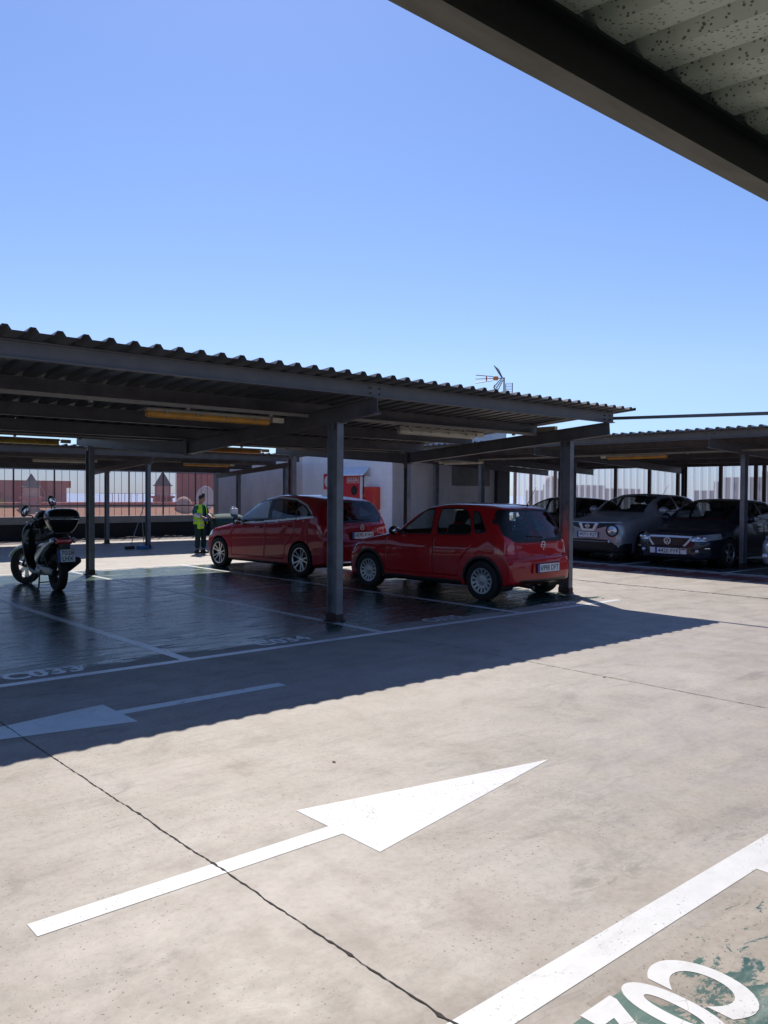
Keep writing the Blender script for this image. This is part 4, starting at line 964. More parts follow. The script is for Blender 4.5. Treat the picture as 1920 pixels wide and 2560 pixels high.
def paint_mat(name, col, dark=None, metal=.25, rough=.32):
    m = bpy.data.materials.new(name); m.use_nodes = True; nt = m.node_tree; b = nt.nodes['Principled BSDF']
    P = N(nt, 'ShaderNodeTexCoord').outputs['Object']
    nt.links.new(mixc(nt, 1, col, ramp(nt, noise(nt, P, 3, 5, .6), [(.3, (.93, .93, .93)), (.7, (1.04, 1.04, 1.04))]), 'MULTIPLY'), b.inputs['Base Color'])
    b.inputs['Metallic'].default_value = metal; b.inputs['Roughness'].default_value = rough; b.inputs['Coat Weight'].default_value = .8; b.inputs['Coat Roughness'].default_value = .02; b.inputs['Specular IOR Level'].default_value = .15
    return m
M['red_solid'] = paint_mat('red_solid_paint', (.45, .008, .012), metal=0, rough=.55)
M['red_metal'] = paint_mat('dark_red_metallic', (.37, .006, .017), metal=.1, rough=.4)
M['navy'] = paint_mat('dark_navy_paint', (.018, .021, .035), metal=.3)
M['gunmetal'] = paint_mat('silver_grey_paint', (.36, .37, .41), metal=.45)
M['black_paint'] = paint_mat('black_car_paint', (.012, .012, .014), metal=.2)
M['silver'] = paint_mat('silver_paint', (.42, .44, .49), metal=.6)

# ---- red supermini
L = 3.88
car1 = thing('parked_car', 'bright red older hatchback with plastic wheel covers beside the right end post', 'car', (0, 0, 0), R(3.2), 'parked cars')
st = [
 (0.00, .52, .50, .38, .47, .50, .42, .56, .36, .52, .30, .17), (.03, .60, .58, .44, .53, .58, .46, .65, .33, .62, .24, .17),
 (.08, .69, .665, .50, .61, .65, .49, .72, .28, .70, .21, .16), (.2, .77, .75, .56, .69, .71, .52, .775, .26, .76, .19, .12),
 (.45, .85, .825, .61, .76, .775, .54, .80, .24, .79, .19, .05), (.76, .91, .885, .64, .825, .79, .56, .825, .23, .80, .19, 0),
 (1.1, .965, .94, .67, .885, .785, .58, .828, .22, .80, .19, 0), (1.32, 1.0, .975, .68, .92, .78, .60, .83, .22, .80, .19, 0),
 (1.55, 1.175, 1.145, .645, .945, .775, .64, .832, .22, .80, .19, 0), (1.82, 1.355, 1.315, .60, .965, .775, .64, .832, .22, .80, .19, 0),
 (2.0, 1.43, 1.385, .58, .975, .775, .64, .832, .22, .80, .19, 0), (2.5, 1.478, 1.43, .58, .985, .775, .64, .832, .22, .80, .19, 0),
 (3.0, 1.47, 1.42, .58, 1.0, .775, .66, .832, .22, .80, .20, 0), (3.36, 1.435, 1.385, .57, 1.01, .79, .64, .82, .23, .79, .21, 0),
 (3.47, 1.405, 1.355, .575, 1.01, .785, .65, .82, .24, .785, .22, -.01), (3.60, 1.22, 1.19, .60, .99, .775, .65, .815, .24, .78, .23, -.05),
 (3.72, 1.01, .99, .645, .93, .765, .64, .81, .25, .775, .24, -.09), (3.775, .90, .885, .68, .84, .765, .62, .805, .26, .77, .25, -.11),
 (3.80, .76, .75, .69, .72, .765, .61, .80, .27, .765, .26, -.12), (3.83, .665, .66, .69, .64, .765, .57, .80, .28, .76, .27, -.12),
 (3.86, .645, .64, .66, .62, .75, .52, .79, .29, .745, .28, -.13), (3.875, .58, .575, .60, .56, .72, .47, .76, .31, .70, .30, -.13), (3.88, .50, .495, .5, .48, .66, .43, .70, .34, .62, .33, -.13)]
w1 = rpoly([(1.46, .965), (1.76, 1.19), (1.93, 1.335), (2.13, 1.365), (2.17, .985)], .05)
w2 = rpoly([(2.30, .99), (2.29, 1.37), (2.74, 1.375), (2.90, 1.28), (3.00, 1.01)], .06)
w3 = rpoly([(3.09, 1.02), (2.95, 1.345), (3.05, 1.33), (3.30, 1.045)], .05)
tl = [(3.44, 1.0), (3.52, .72), (4, .72), (4, 1.04), (3.5, 1.12)]
gl = rpoly([(-.02, .93), (.50, .94), (.60, 1.02), (.515, 1.335), (-.02, 1.355)], .05)
gl2 = rpoly([(-.02, .89), (.62, .895), (.76, 1.0), (.72, 1.2), (.62, 1.375), (-.02, 1.385)], .04)
reg1 = [side_reg('side_window', w1, 'glass'), side_reg('side_window', w2, 'glass'), side_reg('side_window', w3, 'glass_dark'),
 side_reg('window_seal', grow(w1, .022), 'black'), side_reg('window_seal', grow(w2, .022), 'black'), side_reg('window_seal', grow(w3, .018), 'black'),
 end_reg('rear_window', gl, 'glass', 3.40, 3.83, j1=3, split=False), end_reg('rear_window_frame', gl2, 'black', 3.36, 3.79, j1=4, split=False),
 end_reg('tail_lamp', rpoly([(.635, .72), (.635, .93), (.70, 1.02), (.84, .98), (.84, .72)], .03), 'tail', 3.50, 3.82),
 top_reg('windscreen', [(1.36, -.02), (1.36, .60), (1.93, .52), (1.95, -.02)], 'glass', j1=2, split=False),
 top_reg('wiper_panel', [(1.27, -.02), (1.30, .64), (1.38, .62), (1.36, -.02)], 'black', j1=3, split=False),
 side_reg('headlamp', rpoly([(.10, .60), (.16, .745), (.44, .80), (.36, .63)], .03), 'lampglass', j0=0),
 side_reg('sill_trim', [(1.12, .18), (1.12, .275), (2.84, .275), (2.84, .18)], 'black', j0=4),
 side_reg('door', rpoly([(1.17, .32), (1.17, .93), (1.42, .95), (2.23, .965), (2.23, .33)], .04), 'red_solid', j0=3, inset=.010),
 side_reg('door', rpoly([(2.245, .33), (2.245, .965), (3.03, .985), (3.03, .80), (2.80, .55), (2.78, .33)], .04), 'red_solid', j0=3, inset=.010),
 end_reg('tailgate', rpoly([(-.02, .665), (.61, .668), (.615, .89), (-.02, .885)], .02), 'red_solid', 3.70, 3.88, j1=4, inset=.008, split=False),
 end_reg('exhaust_shade', [(-.02, .2), (.72, .2), (.60, .33), (-.02, .33)], 'black', 3.8, 4.0, j1=7, split=False)]
V1, _ = car_body(car1, L, st, reg1, 'red_solid', [(.76, .30), (3.25, .30)], .345, .825)
for s_, r_ in ((.76, .30), (3.25, .30)):
    for side in (1, -1):
        wheel(car1, side*.745, L/2-s_, .298, .19, .195, 'cap', side)
        strip(car1, 'arch_trim', V1, L, dense(arc(s_, r_, .362, -8, 188, 24), .03), side, 'black', .035, .003, .012)
for side in (1, -1):
    handle(car1, V1, L, 2.06, .80, side, 'red_solid'); handle(car1, V1, L, 2.86, .82, side, 'red_solid')
    door_mirror(car1, surf(V1, L, 1.42, 1.0, side, .01), side, 'black', .19, .13)
cabin(car1, L, 2.15, 2.95, .42, .66, 1.4, 1.45, .93); underbody(car1, L, .62)
plate(car1, (0, L/2-3.90, .50), 0, '6998 DFT')
MB().rbox(-.36, .36, -L/2-.0, -L/2+.03, .425, .58, .01).build('plate_recess', M['red_solid'], car1, world=False)
T = Matrix.Translation((0, L/2-3.79, .845)) @ Matrix.Rotation(R(90+8), 4, 'X')
b = MB().lathe([(.043, 0), (.055, 0), (.055, .008), (.043, .008), (.043, 0)], 24, T)
for q in range(1): b.bar(T @ Vector((-.075, -.004, .004)), T @ Vector((.01, .004, .004)), .012, .008).bar(T @ Vector((-.01, -.004, .004)), T @ Vector((.075, .004, .004)), .012, .008)
b.build('round_emblem', M['emblem'], car1, world=False)
MB().ell((0, L/2-3.80, .775), (.012, .012, .012)).build('lock', M['chrome'], car1, world=False)
MB().tube([(0.05, L/2-3.45, 1.43), (.05, L/2-3.47, 1.45)], .02, 8).tube([(0.05, L/2-3.45, 1.44), (.05, L/2-3.62, 1.72)], [.007, .003], 6).build('aerial', M['black'], car1, world=False)
MB().tube([(.05, L/2-3.76, .96), (-.32, L/2-3.735, .985)], .008, 6).build('rear_wiper', M['black'], car1, world=False)
MB().tube([(-.42, L/2-3.6, .24), (-.42, L/2-3.93, .22)], .028, 10).build('exhaust', M['steel_dark'], car1, world=False)
MB().rbox(-.62, -.40, L/2-3.0, L/2-2.9, .86, 1.06, .03).build('parcel', M['plate'], car1, world=False)
c_, s_ = math.cos(R(3.2)), math.sin(R(3.2)); hw = .84
# flank wheel axis through the measured contact points
A = Vector((9.30, 10.97)); Bq = Vector((9.43, 8.50)); mid = (A+Bq)/2
rgt = Vector((c_, s_)); fwd = Vector((-s_, c_)); ctr = mid+rgt*hw-fwd*(L/2-(.76+3.25)/2)
car1.location = (ctr.x, ctr.y, 0)

# ---- red compact MPV
L = 4.44
car2 = thing('parked_car', 'dark red newer hatchback with chrome window line and ten spoke alloy wheels', 'car', (0, 0, 0), R(4.2), 'parked cars')
st = [
 (0.0, .60, .585, .36, .53, .52, .45, .60, .38, .56, .30, .20), (.03, .68, .66, .46, .60, .62, .50, .70, .34, .66, .22, .20),
 (.10, .76, .74, .56, .69, .70, .53, .79, .30, .77, .19, .19), (.25, .83, .81, .63, .76, .78, .56, .84, .27, .83, .18, .14),
 (.5, .89, .865, .67, .82, .83, .59, .87, .25, .86, .18, .06), (.78, .94, .91, .69, .86, .855, .62, .89, .24, .88, .18, 0),
 (1.1, 1.0, .965, .70, .91, .865, .64, .895, .23, .885, .18, 0), (1.3, 1.055, 1.02, .70, .945, .865, .66, .895, .23, .885, .18, 0),
 (1.6, 1.25, 1.21, .675, .985, .865, .67, .895, .23, .885, .18, 0), (1.95, 1.455, 1.405, .63, 1.03, .865, .68, .895, .23, .885, .18, 0),
 (2.2, 1.545, 1.49, .615, 1.05, .865, .69, .895, .23, .885, .18, 0), (2.6, 1.595, 1.535, .615, 1.07, .865, .70, .895, .23, .885, .18, 0),
 (3.1, 1.59, 1.53, .61, 1.10, .865, .71, .895, .23, .885, .18, 0), (3.6, 1.555, 1.49, .60, 1.15, .855, .72, .89, .24, .88, .19, 0),
 (3.92, 1.51, 1.45, .595, 1.18, .84, .72, .885, .26, .87, .20, -.01), (4.02, 1.47, 1.42, .60, 1.18, .835, .72, .88, .27, .865, .21, -.03),
 (4.14, 1.27, 1.24, .64, 1.12, .825, .71, .875, .27, .86, .22, -.08), (4.24, 1.10, 1.08, .69, 1.03, .82, .70, .87, .28, .855, .23, -.12),
 (4.31, .99, .975, .72, .93, .815, .68, .865, .29, .85, .24, -.14), (4.34, .80, .79, .73, .77, .81, .65, .86, .30, .845, .25, -.15),
 (4.38, .68, .67, .72, .66, .80, .60, .855, .31, .84, .26, -.16), (4.44, .62, .615, .68, .60, .78, .52, .84, .32, .82, .27, -.16), (4.45, .50, .495, .6, .48, .72, .42, .78, .34, .72, .30, -.16)]
wl = [(1.22, .965), (1.50, 1.18), (1.82, 1.38), (2.12, 1.465), (2.62, 1.505), (3.15, 1.475), (3.55, 1.36), (3.78, 1.23), (3.88, 1.175), (3.60, 1.15), (2.6, 1.068), (1.6, 1.0)]
wa = [(1.62, 1.02), (1.72, 1.30), (1.86, 1.385), (2.10, 1.445), (2.40, 1.475), (2.50, 1.075), (1.75, 1.03)]
wa = [(1.52, 1.015), (1.63, 1.235), (1.86, 1.375), (2.12, 1.443), (2.40, 1.472), (2.49, 1.075)]
wb_ = [(2.62, 1.085), (2.53, 1.483), (2.66, 1.485), (3.14, 1.455), (3.14, 1.455), (3.30, 1.41), (3.34, 1.135)]
wc = [(3.39, 1.14), (3.36, 1.39), (3.54, 1.335), (3.74, 1.22), (3.82, 1.172), (3.60, 1.153)]
gl = rpoly([(-.02, 1.08), (.60, 1.09), (.66, 1.14), (.56, 1.415), (-.02, 1.43)], .04)
reg2 = [side_reg('side_window', wa, 'glass'), side_reg('side_window', wb_, 'glass_dark'), side_reg('side_window', wc, 'glass_dark'),
 side_reg('window_seal', wl, 'black'), side_reg('window_chrome', grow(wl, .036), 'emblem', j0=2),
 end_reg('rear_window', gl, 'glass_dark', 3.97, 4.33, j1=3, split=False), end_reg('rear_window_frame', [(-.02, 1.04), (.66, 1.05), (.72, 1.14), (.62, 1.455), (-.02, 1.465)], 'black', 4.0, 4.29, j1=4, split=False),
 end_reg('tail_lamp', rpoly([(.46, .84), (.47, .93), (.66, .985), (.90, 1.0), (.90, .84), (.66, .80)], .02), 'tail', 4.0, 4.42, j1=5),
 top_reg('windscreen', [(1.34, -.02), (1.34, .62), (2.08, .56), (2.10, -.02)], 'glass', j1=2, split=False),
 side_reg('headlamp', rpoly([(.16, .62), (.20, .80), (.52, .845), (.48, .70)], .04), 'lampglass', j0=0),
 side_reg('sill_trim', [(1.16, .17), (1.16, .235), (3.10, .235), (3.10, .17)], 'black', j0=4),
 side_reg('door', rpoly([(1.26, .30), (1.26, .94), (1.5, .985), (2.44, 1.045), (2.40, .30)], .04), 'red_metal', j0=3, inset=.010),
 side_reg('door', rpoly([(2.42, .30), (2.46, 1.045), (3.36, 1.12), (3.36, .82), (3.08, .55), (3.04, .30)], .05), 'red_metal', j0=3, inset=.010),
 end_reg('tailgate', rpoly([(-.02, .60), (.60, .60), (.64, .82), (.45, .84), (.45, .99), (-.02, 1.03)], .02), 'red_metal', 4.2, 4.46, j1=4, inset=.008, split=False),
 end_reg('diffuser', [(-.02, .2), (.86, .2), (.80, .36), (-.02, .38)], 'black', 4.2, 4.6, j1=7, split=False)]
V2, _ = car_body(car2, L, st, reg2, 'red_metal', [(.80, .325), (3.53, .325)], .365, .895)
for s_ in (.80, 3.53):
    for side in (1, -1): wheel(car2, side*.81, L/2-s_, .322, .205, .228, 'alloy10', side)
for side in (1, -1):
    handle(car2, V2, L, 2.20, .915, side, 'red_metal', .2); handle(car2, V2, L, 3.12, .955, side, 'red_metal', .2)
    door_mirror(car2, surf(V2, L, 1.62, 1.03, side, .01), side, 'black', .22, .15)
cabin(car2, L, 2.35, 3.2, .50, .70, 1.5, 1.55, .98); underbody(car2, L, .68)
plate(car2, (0, L/2-4.375, .80), 0, '1070 KWJ', tilt=R(-3))
T = Matrix.Translation((0, L/2-4.345, .955)) @ Matrix.Rotation(R(90), 4, 'X')
b = MB().lathe([(.043, 0), (.052, 0), (.052, .008), (.043, .008), (.043, 0)], 24, T)
for k in range(3):
    a = R(90+120*k); b.bar(T @ Vector((0, 0, .004)), T @ Vector((.046*math.cos(a), .046*math.sin(a), .004)), .010, .006)
b.build('star_emblem', M['emblem'], car2, world=False)
MB().tube([(.30, L/2-4.27, 1.11), (-.10, L/2-4.255, 1.13)], .009, 6).build('rear_wiper', M['black'], car2, world=False)
for x in (-.55, .55): MB().rbox(x-.16, x+.16, L/2-4.47, L/2-4.43, .285, .32, .012).build('exhaust', M['chrome'], car2, world=False)
c_, s_ = math.cos(R(4.2)), math.sin(R(4.2)); rgt = Vector((c_, s_)); fwd = Vector((-s_, c_)); mid = (Vector((9.24, 15.92))+Vector((9.42, 13.2)))/2
ctr = mid+rgt*.91-fwd*(L/2-(.80+3.53)/2); car2.location = (ctr.x, ctr.y, 0)

# ---- cars facing us under the right canopy: generic front maker
def front_car(name, label, loc, rz, L, Wm, H, paint, kind, ptxt=None, sc=1, style='alloy5', hood=None, step=.02):
    root = thing('parked_car', label, 'car', loc, rz, 'parked cars', sc)
    hd = H
    if kind == 'crossover': zn_, zh, zc = .88, 1.03, 1.14
    elif kind == 'saloon': zn_, zh, zc = .66, .84, 1.0
    else: zn_, zh, zc = .68, .86, 1.0
    w = Wm; fr = .95; ra_ = .36 if kind == 'crossover' else .345; rw = .335 if kind == 'crossover' else .315
    if kind == 'saloon':
        se = [(3.1, H-.03, H-.07, w-.29, 1.0), (3.6, H-.13, H-.17, w-.30, 1.01), (4.05, 1.12, 1.09, w-.24, .99), (4.25, 1.05, 1.03, w-.22, .95), (4.62, 1.0, .98, w-.2, .90), (4.74, .90, .885, w-.2, .82)]
    else:
        se = [(2.9, H-.01, H-.06, w-.28, 1.04), (3.45, H-.05, H-.10, w-.29, 1.07), (L-.45, H-.12, H-.16, w-.28, 1.07), (L-.25, 1.12, 1.09, w-.22, 1.0), (L-.12, .92, .90, w-.16, .84), (L-.03, .70, .69, w-.14, .66)]
    z0_ = .46
    st = [(0, z0_+.012, z0_+.010, w-.52, z0_+.006, w-.46, z0_+.002, w-.40, z0_-.004, w-.42, z0_-.010, .20),
      (.006, zn_-.05, zn_-.065, w-.50, zn_-.11, w-.42, .45, w-.34, .36, w-.40, .28, .20), (.02, zn_+.0, zn_-.015, w-.42, zn_-.07, w-.30, .48, w-.22, .34, w-.28, .22, .20),
      (.07, zn_+.035, zn_+.015, w-.36, zn_-.03, w-.20, .52, w-.12, .32, w-.14, .20, .20), (.2, zn_+.055, zn_+.035, w-.30, zn_-.01, w-.12, .54, w-.06, .28, w-.07, .19, .16),
      (.5, zh-.03, zh-.055, w-.25, zh-.10, w-.06, .58, w-.015, .26, w-.025, .18, .06), (fr, zh+.04, zh+.01, w-.22, zh-.05, w-.035, .62, w, .24, w-.01, .18, 0),
      (1.3, zc, zc-.03, w-.19, zc-.08, w-.03, .62, w, .24, w-.01, .18, 0), (1.7, (zc+H)/2+.03, (zc+H)/2, w-.235, zc-.03, w-.03, .62, w, .24, w-.01, .18, 0),
      (2.05, H-.07, H-.11, w-.27, zc-.01, w-.03, .64, w, .24, w-.01, .18, 0), (2.4, H, H-.045, w-.285, zc, w-.03, .64, w, .24, w-.01, .18, 0)]
    st += [(a, b_, c, d, e, w-.03-(.0 if a < L-.3 else .03), .64, w-(0 if a < L-.2 else .03), .26, w-.02, .2, 0 if a < L-.5 else -.08) for a, b_, c, d, e in se]
    st += [(L, .60, .59, w-.2, .57, w-.12, .48, w-.08, .32, w-.12, .28, -.1)]
    zb_ = zc+.02
    sw = rpoly([(1.62, zb_-.02), (1.80, zb_+.17), (2.08, H-.15), (2.45, H-.10), (2.5, zb_)], .05)
    sw2 = rpoly([(2.60, zb_), (2.57, H-.095), (3.0, H-.10), (3.35, H-.17 if kind != 'saloon' else H-.22), (3.5, zb_+.03)], .05)
    sw3 = rpoly([(3.56, zb_+.04), (3.42, H-.19), (3.55, H-.2), (3.8, zb_+.06)], .03)
    regs = [side_reg('side_window', sw, 'glass_dark'), side_reg('side_window', sw2, 'glass_dark')]+([side_reg('side_window', sw3, 'glass_dark')] if kind != 'saloon' else [])
    regs += [side_reg('window_seal', grow(sw, .025), 'black'), side_reg('window_seal', grow(sw2, .025), 'black'),
      top_reg('windscreen', [(1.36, -.02), (1.36, w-.26), (2.10, w-.34), (2.13, -.02)], 'glass', j1=2, split=False),
      top_reg('wiper_panel', [(1.25, -.02), (1.28, w-.24), (1.38, w-.24), (1.36, -.02)], 'black', j1=3, split=False)]
    if kind == 'saloon':
        gr = rpoly([(-.02, .475), (.33, .475), (.42, .57), (.47, .645), (-.02, .65)], .02)
        regs += [end_reg('grille', gr, 'black', 0, .3, split=False), end_reg('grille_chrome', [(-.02, .435), (.35, .435), (.465, .56), (.52, .682), (-.02, .69)], 'emblem', 0, .3, split=False),
          end_reg('lower_grille', rpoly([(-.02, .20), (.26, .20), (.32, .29), (-.02, .29)], .015), 'black', 0, .3, split=False),
          end_reg('fog_recess', rpoly([(.38, .30), (.80, .34), (.84, .43), (.40, .42)], .02), 'black', 0, .5),
          end_reg('headlamp', rpoly([(.49, .58), (.54, .69), (.90, .74), (.93, .63), (.74, .575)], .03), 'lampglass', 0, .62)]
    elif kind == 'crossover':
        regs += [end_reg('lower_grille', rpoly([(-.02, .20), (.62, .20), (.70, .36), (.52, .50), (-.02, .52)], .03), 'black', -.1, .4, split=False, j1=7),
          end_reg('lower_cladding', [(.5, .15), (1.0, .15), (1.0, .42), (.80, .42), (.70, .34)], 'black', -.1, .5, j1=7),
          end_reg('upper_grille', rpoly([(-.02, .745), (.12, .745), (.185, .875), (-.02, .875)], .01), 'black', -.1, .4, split=False),
          end_reg('vee_bar', [(-.02, .70), (.165, .70), (.265, .895), (-.02, .895)], 'emblem', -.1, .4, split=False),
          end_reg('upper_grille', rpoly([(.215, .745), (.60, .84), (.68, .885), (.29, .89)], .015), 'black', -.1, .5),
          end_reg('grille_chrome', [(.26, .885), (.72, .885), (.72, .905), (.26, .905)], 'emblem', -.1, .5),
          top_reg('fender_lamp', rpoly([(.42, .50), (.36, .60), (.95, .74), (.98, .68)], .03), 'lampglass', j1=4, z0=.85)]
    else:
        regs += [end_reg('grille', rpoly([(-.02, .56), (.42, .56), (.50, .66), (-.02, .67)], .02), 'black', 0, .3, split=False),
          end_reg('lower_grille', rpoly([(-.02, .28), (.5, .28), (.46, .42), (-.02, .43)], .02), 'black', 0, .3, split=False),
          end_reg('headlamp', rpoly([(.54, .56), (.58, .70), (.92, .76), (.92, .60)], .04), 'lampglass', 0, .66)]
    for s0_, s1_ in ((1.22, 2.54), (2.56, 3.30)):
        regs.append(side_reg('door', rpoly([(s0_, .30), (s0_, zc-.06), (s1_, zc-.02), (s1_, .30)], .05), paint, j0=3, inset=.010))
    V, _ = car_body(root, L, st, regs, paint, [(fr, rw+.005), (L-1.0, rw+.005)], ra_, w, step=step)
    for s_ in (fr, L-1.0):
        for side in (1, -1): wheel(root, side*(w-.085), L/2-s_, rw, .2, rw*.66, style, side)
    for side in (1, -1):
        handle(root, V, L, 2.36, zc-.15, side, paint); door_mirror(root, surf(V, L, 1.66, zc+.03, side, .01), side, paint if kind != 'hatch' else 'black', .22, .16)
    cabin(root, L, 2.45, 3.25 if L < 4.5 else 3.35, .48 if kind != 'crossover' else .6, w-.22, H, 1.6, zc-.05); underbody(root, L, w-.22)
    return root, V
# dark saloon
L = 4.77
c3, V3 = front_car('saloon', 'dark navy saloon with chrome framed grille beside the right canopy post', (17.15+L/2*1.05, 9.83, 0), R(90), L, .91, 1.475, 'navy', 'saloon', sc=1.05)
plate(c3, (0, L/2+.012, .36), math.pi, '4420 FYF', w=.56, h=.12)
MB().rbox(-.42, .42, L/2-.05, L/2-.002, .30, .42, .008).build('plate_panel', M['plate'], c3, world=False)
MB().box(-.41, -.31, L/2-.002, L/2+.001, .385, .415).build('red_stripe', M['tail'], c3, world=False)
T = Matrix.Translation((0, L/2+.010, .575)) @ Matrix.Rotation(R(-90), 4, 'X')
b = MB().lathe([(.066, 0), (.080, 0), (.080, .010), (.066, .010), (.066, 0)], 28, T)
def vv(pts, T=T, bb=None, w=.013):
    for p, q in zip(pts[:-1], pts[1:]): b.bar(T @ Vector((p[0], -p[1], .006)), T @ Vector((q[0], -q[1], .006)), .008, w, up=(1, 0, 0) if abs(p[0]-q[0]) < abs(p[1]-q[1]) else (0, 0, 1))
vv([(-.034, .062), (0, .008), (.034, .062)]); vv([(-.062, .030), (-.030, -.058), (0, .0), (.030, -.058), (.062, .030)])
b.build('round_emblem', M['emblem'], c3, world=False)
b = MB()
for z in (.50, .53, .56, .59, .62): b.box(-.30-(z-.5)*.9, .30+(z-.5)*.9, L/2-.030, L/2-.008, z, z+.008)
b.build('grille_bars', M['lampdark'], c3, world=False)
for side in (1, -1):
    b = MB()
    for (x, r_) in ((.62, .045), (.74, .042)): b.ell((side*x, L/2-.145-(x-.6)*.35, .64), (r_, .04, r_))
    b.build('lamp_reflector', M['chrome'], c3, world=False, smooth=True)
    MB().ell((side*.62, L/2-.09, .365), (.045, .03, .04)).build('fog_lamp', M['lampglass'], c3, world=False, smooth=True)
    MB().bar((side*.45, L/2-.07, .425), (side*.84, L/2-.22, .435), .008, .012).build('bumper_chrome', M['chrome'], c3, world=False)
# silver grey crossover
L = 4.135
c4, V4 = front_car('crossover', 'silver grey crossover with big round headlamps behind the right end post', (17.35+L/2*1.06, 12.1, 0), R(90), L, .885, 1.57, 'gunmetal', 'crossover', sc=1.06, style='alloy7')
plate(c4, (0, L/2+.015, .61), math.pi, '4571 KJT', w=.56, h=.12)
T = Matrix.Translation((0, L/2+.008, .81)) @ Matrix.Rotation(R(-90), 4, 'X')
b = MB().lathe([(.040, 0), (.052, 0), (.052, .010), (.040, .010), (.040, 0)], 28, T); b.box(-.065, .065, -.013, .013, .002, .012, T); b.build('round_emblem', M['emblem'], c4, world=False)
for side in (1, -1):
    T = Matrix.Translation((side*.60, L/2-.085, .715)) @ Matrix.Rotation(side*R(-22), 4, 'Z') @ Matrix.Rotation(R(-90), 4, 'X')
    h_ = MB().lathe([(.142, -.04), (.142, .018), (.115, .03), (.112, .0)], 32, T).build('headlamp_ring', M['black'], c4, world=False, auto=40)
    MB().lathe([(0, .03), (.06, .025), (.114, .004)], 32, T).build('lens', M['lampglass'], h_, world=False, auto=60)
    MB().lathe([(0, .045), (.03, .04), (.045, .02)], 20, T).build('bulb', M['chrome'], h_, world=False, auto=60)
    MB().ell((side*.55, L/2-.04, .46), (.035, .025, .035)).build('fog_lamp', M['lampglass'], c4, world=False, smooth=True)
MB().tube([(0, L/2-3.3, 1.56), (0, L/2-3.55, 1.80)], [.006, .003], 6).build('aerial', M['black'], c4, world=False)
# black hatchback further left, and the silver car at the frame edge
L = 4.25
c5, V5 = front_car('hatch', 'black hatchback mostly hidden behind the bright red hatchback and the end post', (17.35+L/2*1.05, 14.55, 0), R(90), L, .89, 1.49, 'black_paint', 'hatch', sc=1.05, style='alloy7', step=.024)
c6, V6 = front_car('hatch', 'silver grey car cut off by the right edge of the photo', (17.25+L/2*1.03, 7.05, 0), R(90), L, .89, 1.50, 'silver', 'hatch', sc=1.03, style='alloy7', step=.024)
for side in (1, -1): MB().ell((side*.66, L/2-.085, .36), (.06, .03, .055)).build('fog_lamp', M['lampglass'], c6, world=False, smooth=True)
# ------------------------------------------------------------------ scooter
def loft(path, n=18, pw=2.6, T=None):
    # path: (x, y, z, rx, rn): superellipse sections; rx across, rn along the path normal in the yz plane
    b = MB(); vs = []; m = len(path)
    for i, (x, y, z, rx, rn) in enumerate(path):
        a = path[max(i-1, 0)]; c = path[min(i+1, m-1)]; d = Vector((0, c[1]-a[1], c[2]-a[2])).normalized(); nn = Vector((0, -d.z, d.y))
        for k in range(n):
            t = 2*math.pi*k/n; ct, st_ = math.cos(t), math.sin(t)
            u = math.copysign(abs(ct)**(2/pw), ct)*rx; v = math.copysign(abs(st_)**(2/pw), st_)*rn
            p = Vector((x+u, y, z))+nn*v; vs.append(T @ p if T is not None else p)
    fs = [(i*n+k, i*n+(k+1) % n, (i+1)*n+(k+1) % n, (i+1)*n+k) for i in range(m-1) for k in range(n)]
    fs += [tuple(range(n-1, -1, -1)), tuple((m-1)*n+k for k in range(n))]
    return b.add(vs, fs)
def smooth_path(P_, k=5):
    P_ = np.array(P_, float); t = np.arange(len(P_)); q = np.linspace(0, len(P_)-1, (len(P_)-1)*k+1); return [tuple(x) for x in pchip(t, P_, q)]
M['gloss_black'] = paint_mat('gloss_black_plastic', (.012, .013, .014), metal=0, rough=.3)
M['pale_panel'] = paint_mat('pale_scooter_panel', (.66, .70, .69), metal=.1, rough=.35)
M['engine'] = mat('engine_alloy', (.30, .30, .29), .45, .7, noise=.3, nscale=30)
sc_ = thing('scooter', 'black and pale grey scooter with top case standing beside the green tinted post', 'scooter', (4.99, 14.37, 0), 0)
SK = dict(world=False, auto=50)
ws = Matrix.Translation((0, .62, 0)) @ Matrix.Rotation(R(27), 4, 'Z') @ Matrix.Translation((0, -.62, 0))
w_ = wheel(sc_, 0, 0, .31, .105, .215, 'alloy7', 1, True); w_.location = ws @ Vector((0, .74, .31)); w_.rotation_euler = (0, 0, R(27))
for ch in w_.children: pass
w2_ = wheel(sc_, 0, -.66, .30, .135, .19, 'alloy5', 1, True)
b = MB(); vs = []; n = 22
for i in range(n):
    a = R(25+i*130/(n-1))
    for (x, rr_) in ((-.075, .325), (-.07, .352), (-.03, .372), (.03, .372), (.07, .352), (.075, .325)): vs.append(ws @ Vector((x, .74+rr_*math.cos(a)*1.05, .31+rr_*math.sin(a))))
b.add(vs, [(i*6+k, i*6+k+1, (i+1)*6+k+1, (i+1)*6+k) for i in range(n-1) for k in range(5)]); b.build('front_mudguard', M['pale_panel'], sc_, **SK)
MB().tube([ws @ Vector((-.075, .74, .31)), ws @ Vector((-.075, .60, .66)), ws @ Vector((0, .52, .8))], .022, 8).tube([ws @ Vector((.075, .74, .31)), ws @ Vector((.075, .60, .66)), ws @ Vector((0, .52, .8))], .022, 8).build('fork', M['steel_dark'], sc_, **SK)
loft(smooth_path([(0, .43, 1.05, .10, .04), (0, .46, .98, .17, .07), (0, .47, .80, .205, .075), (0, .42, .58, .20, .06), (0, .34, .42, .185, .05), (0, .20, .29, .17, .05), (0, 0, .25, .16, .05), (0, -.22, .27, .13, .05)]), 22).build('leg_shield', M['gloss_black'], sc_, **SK)
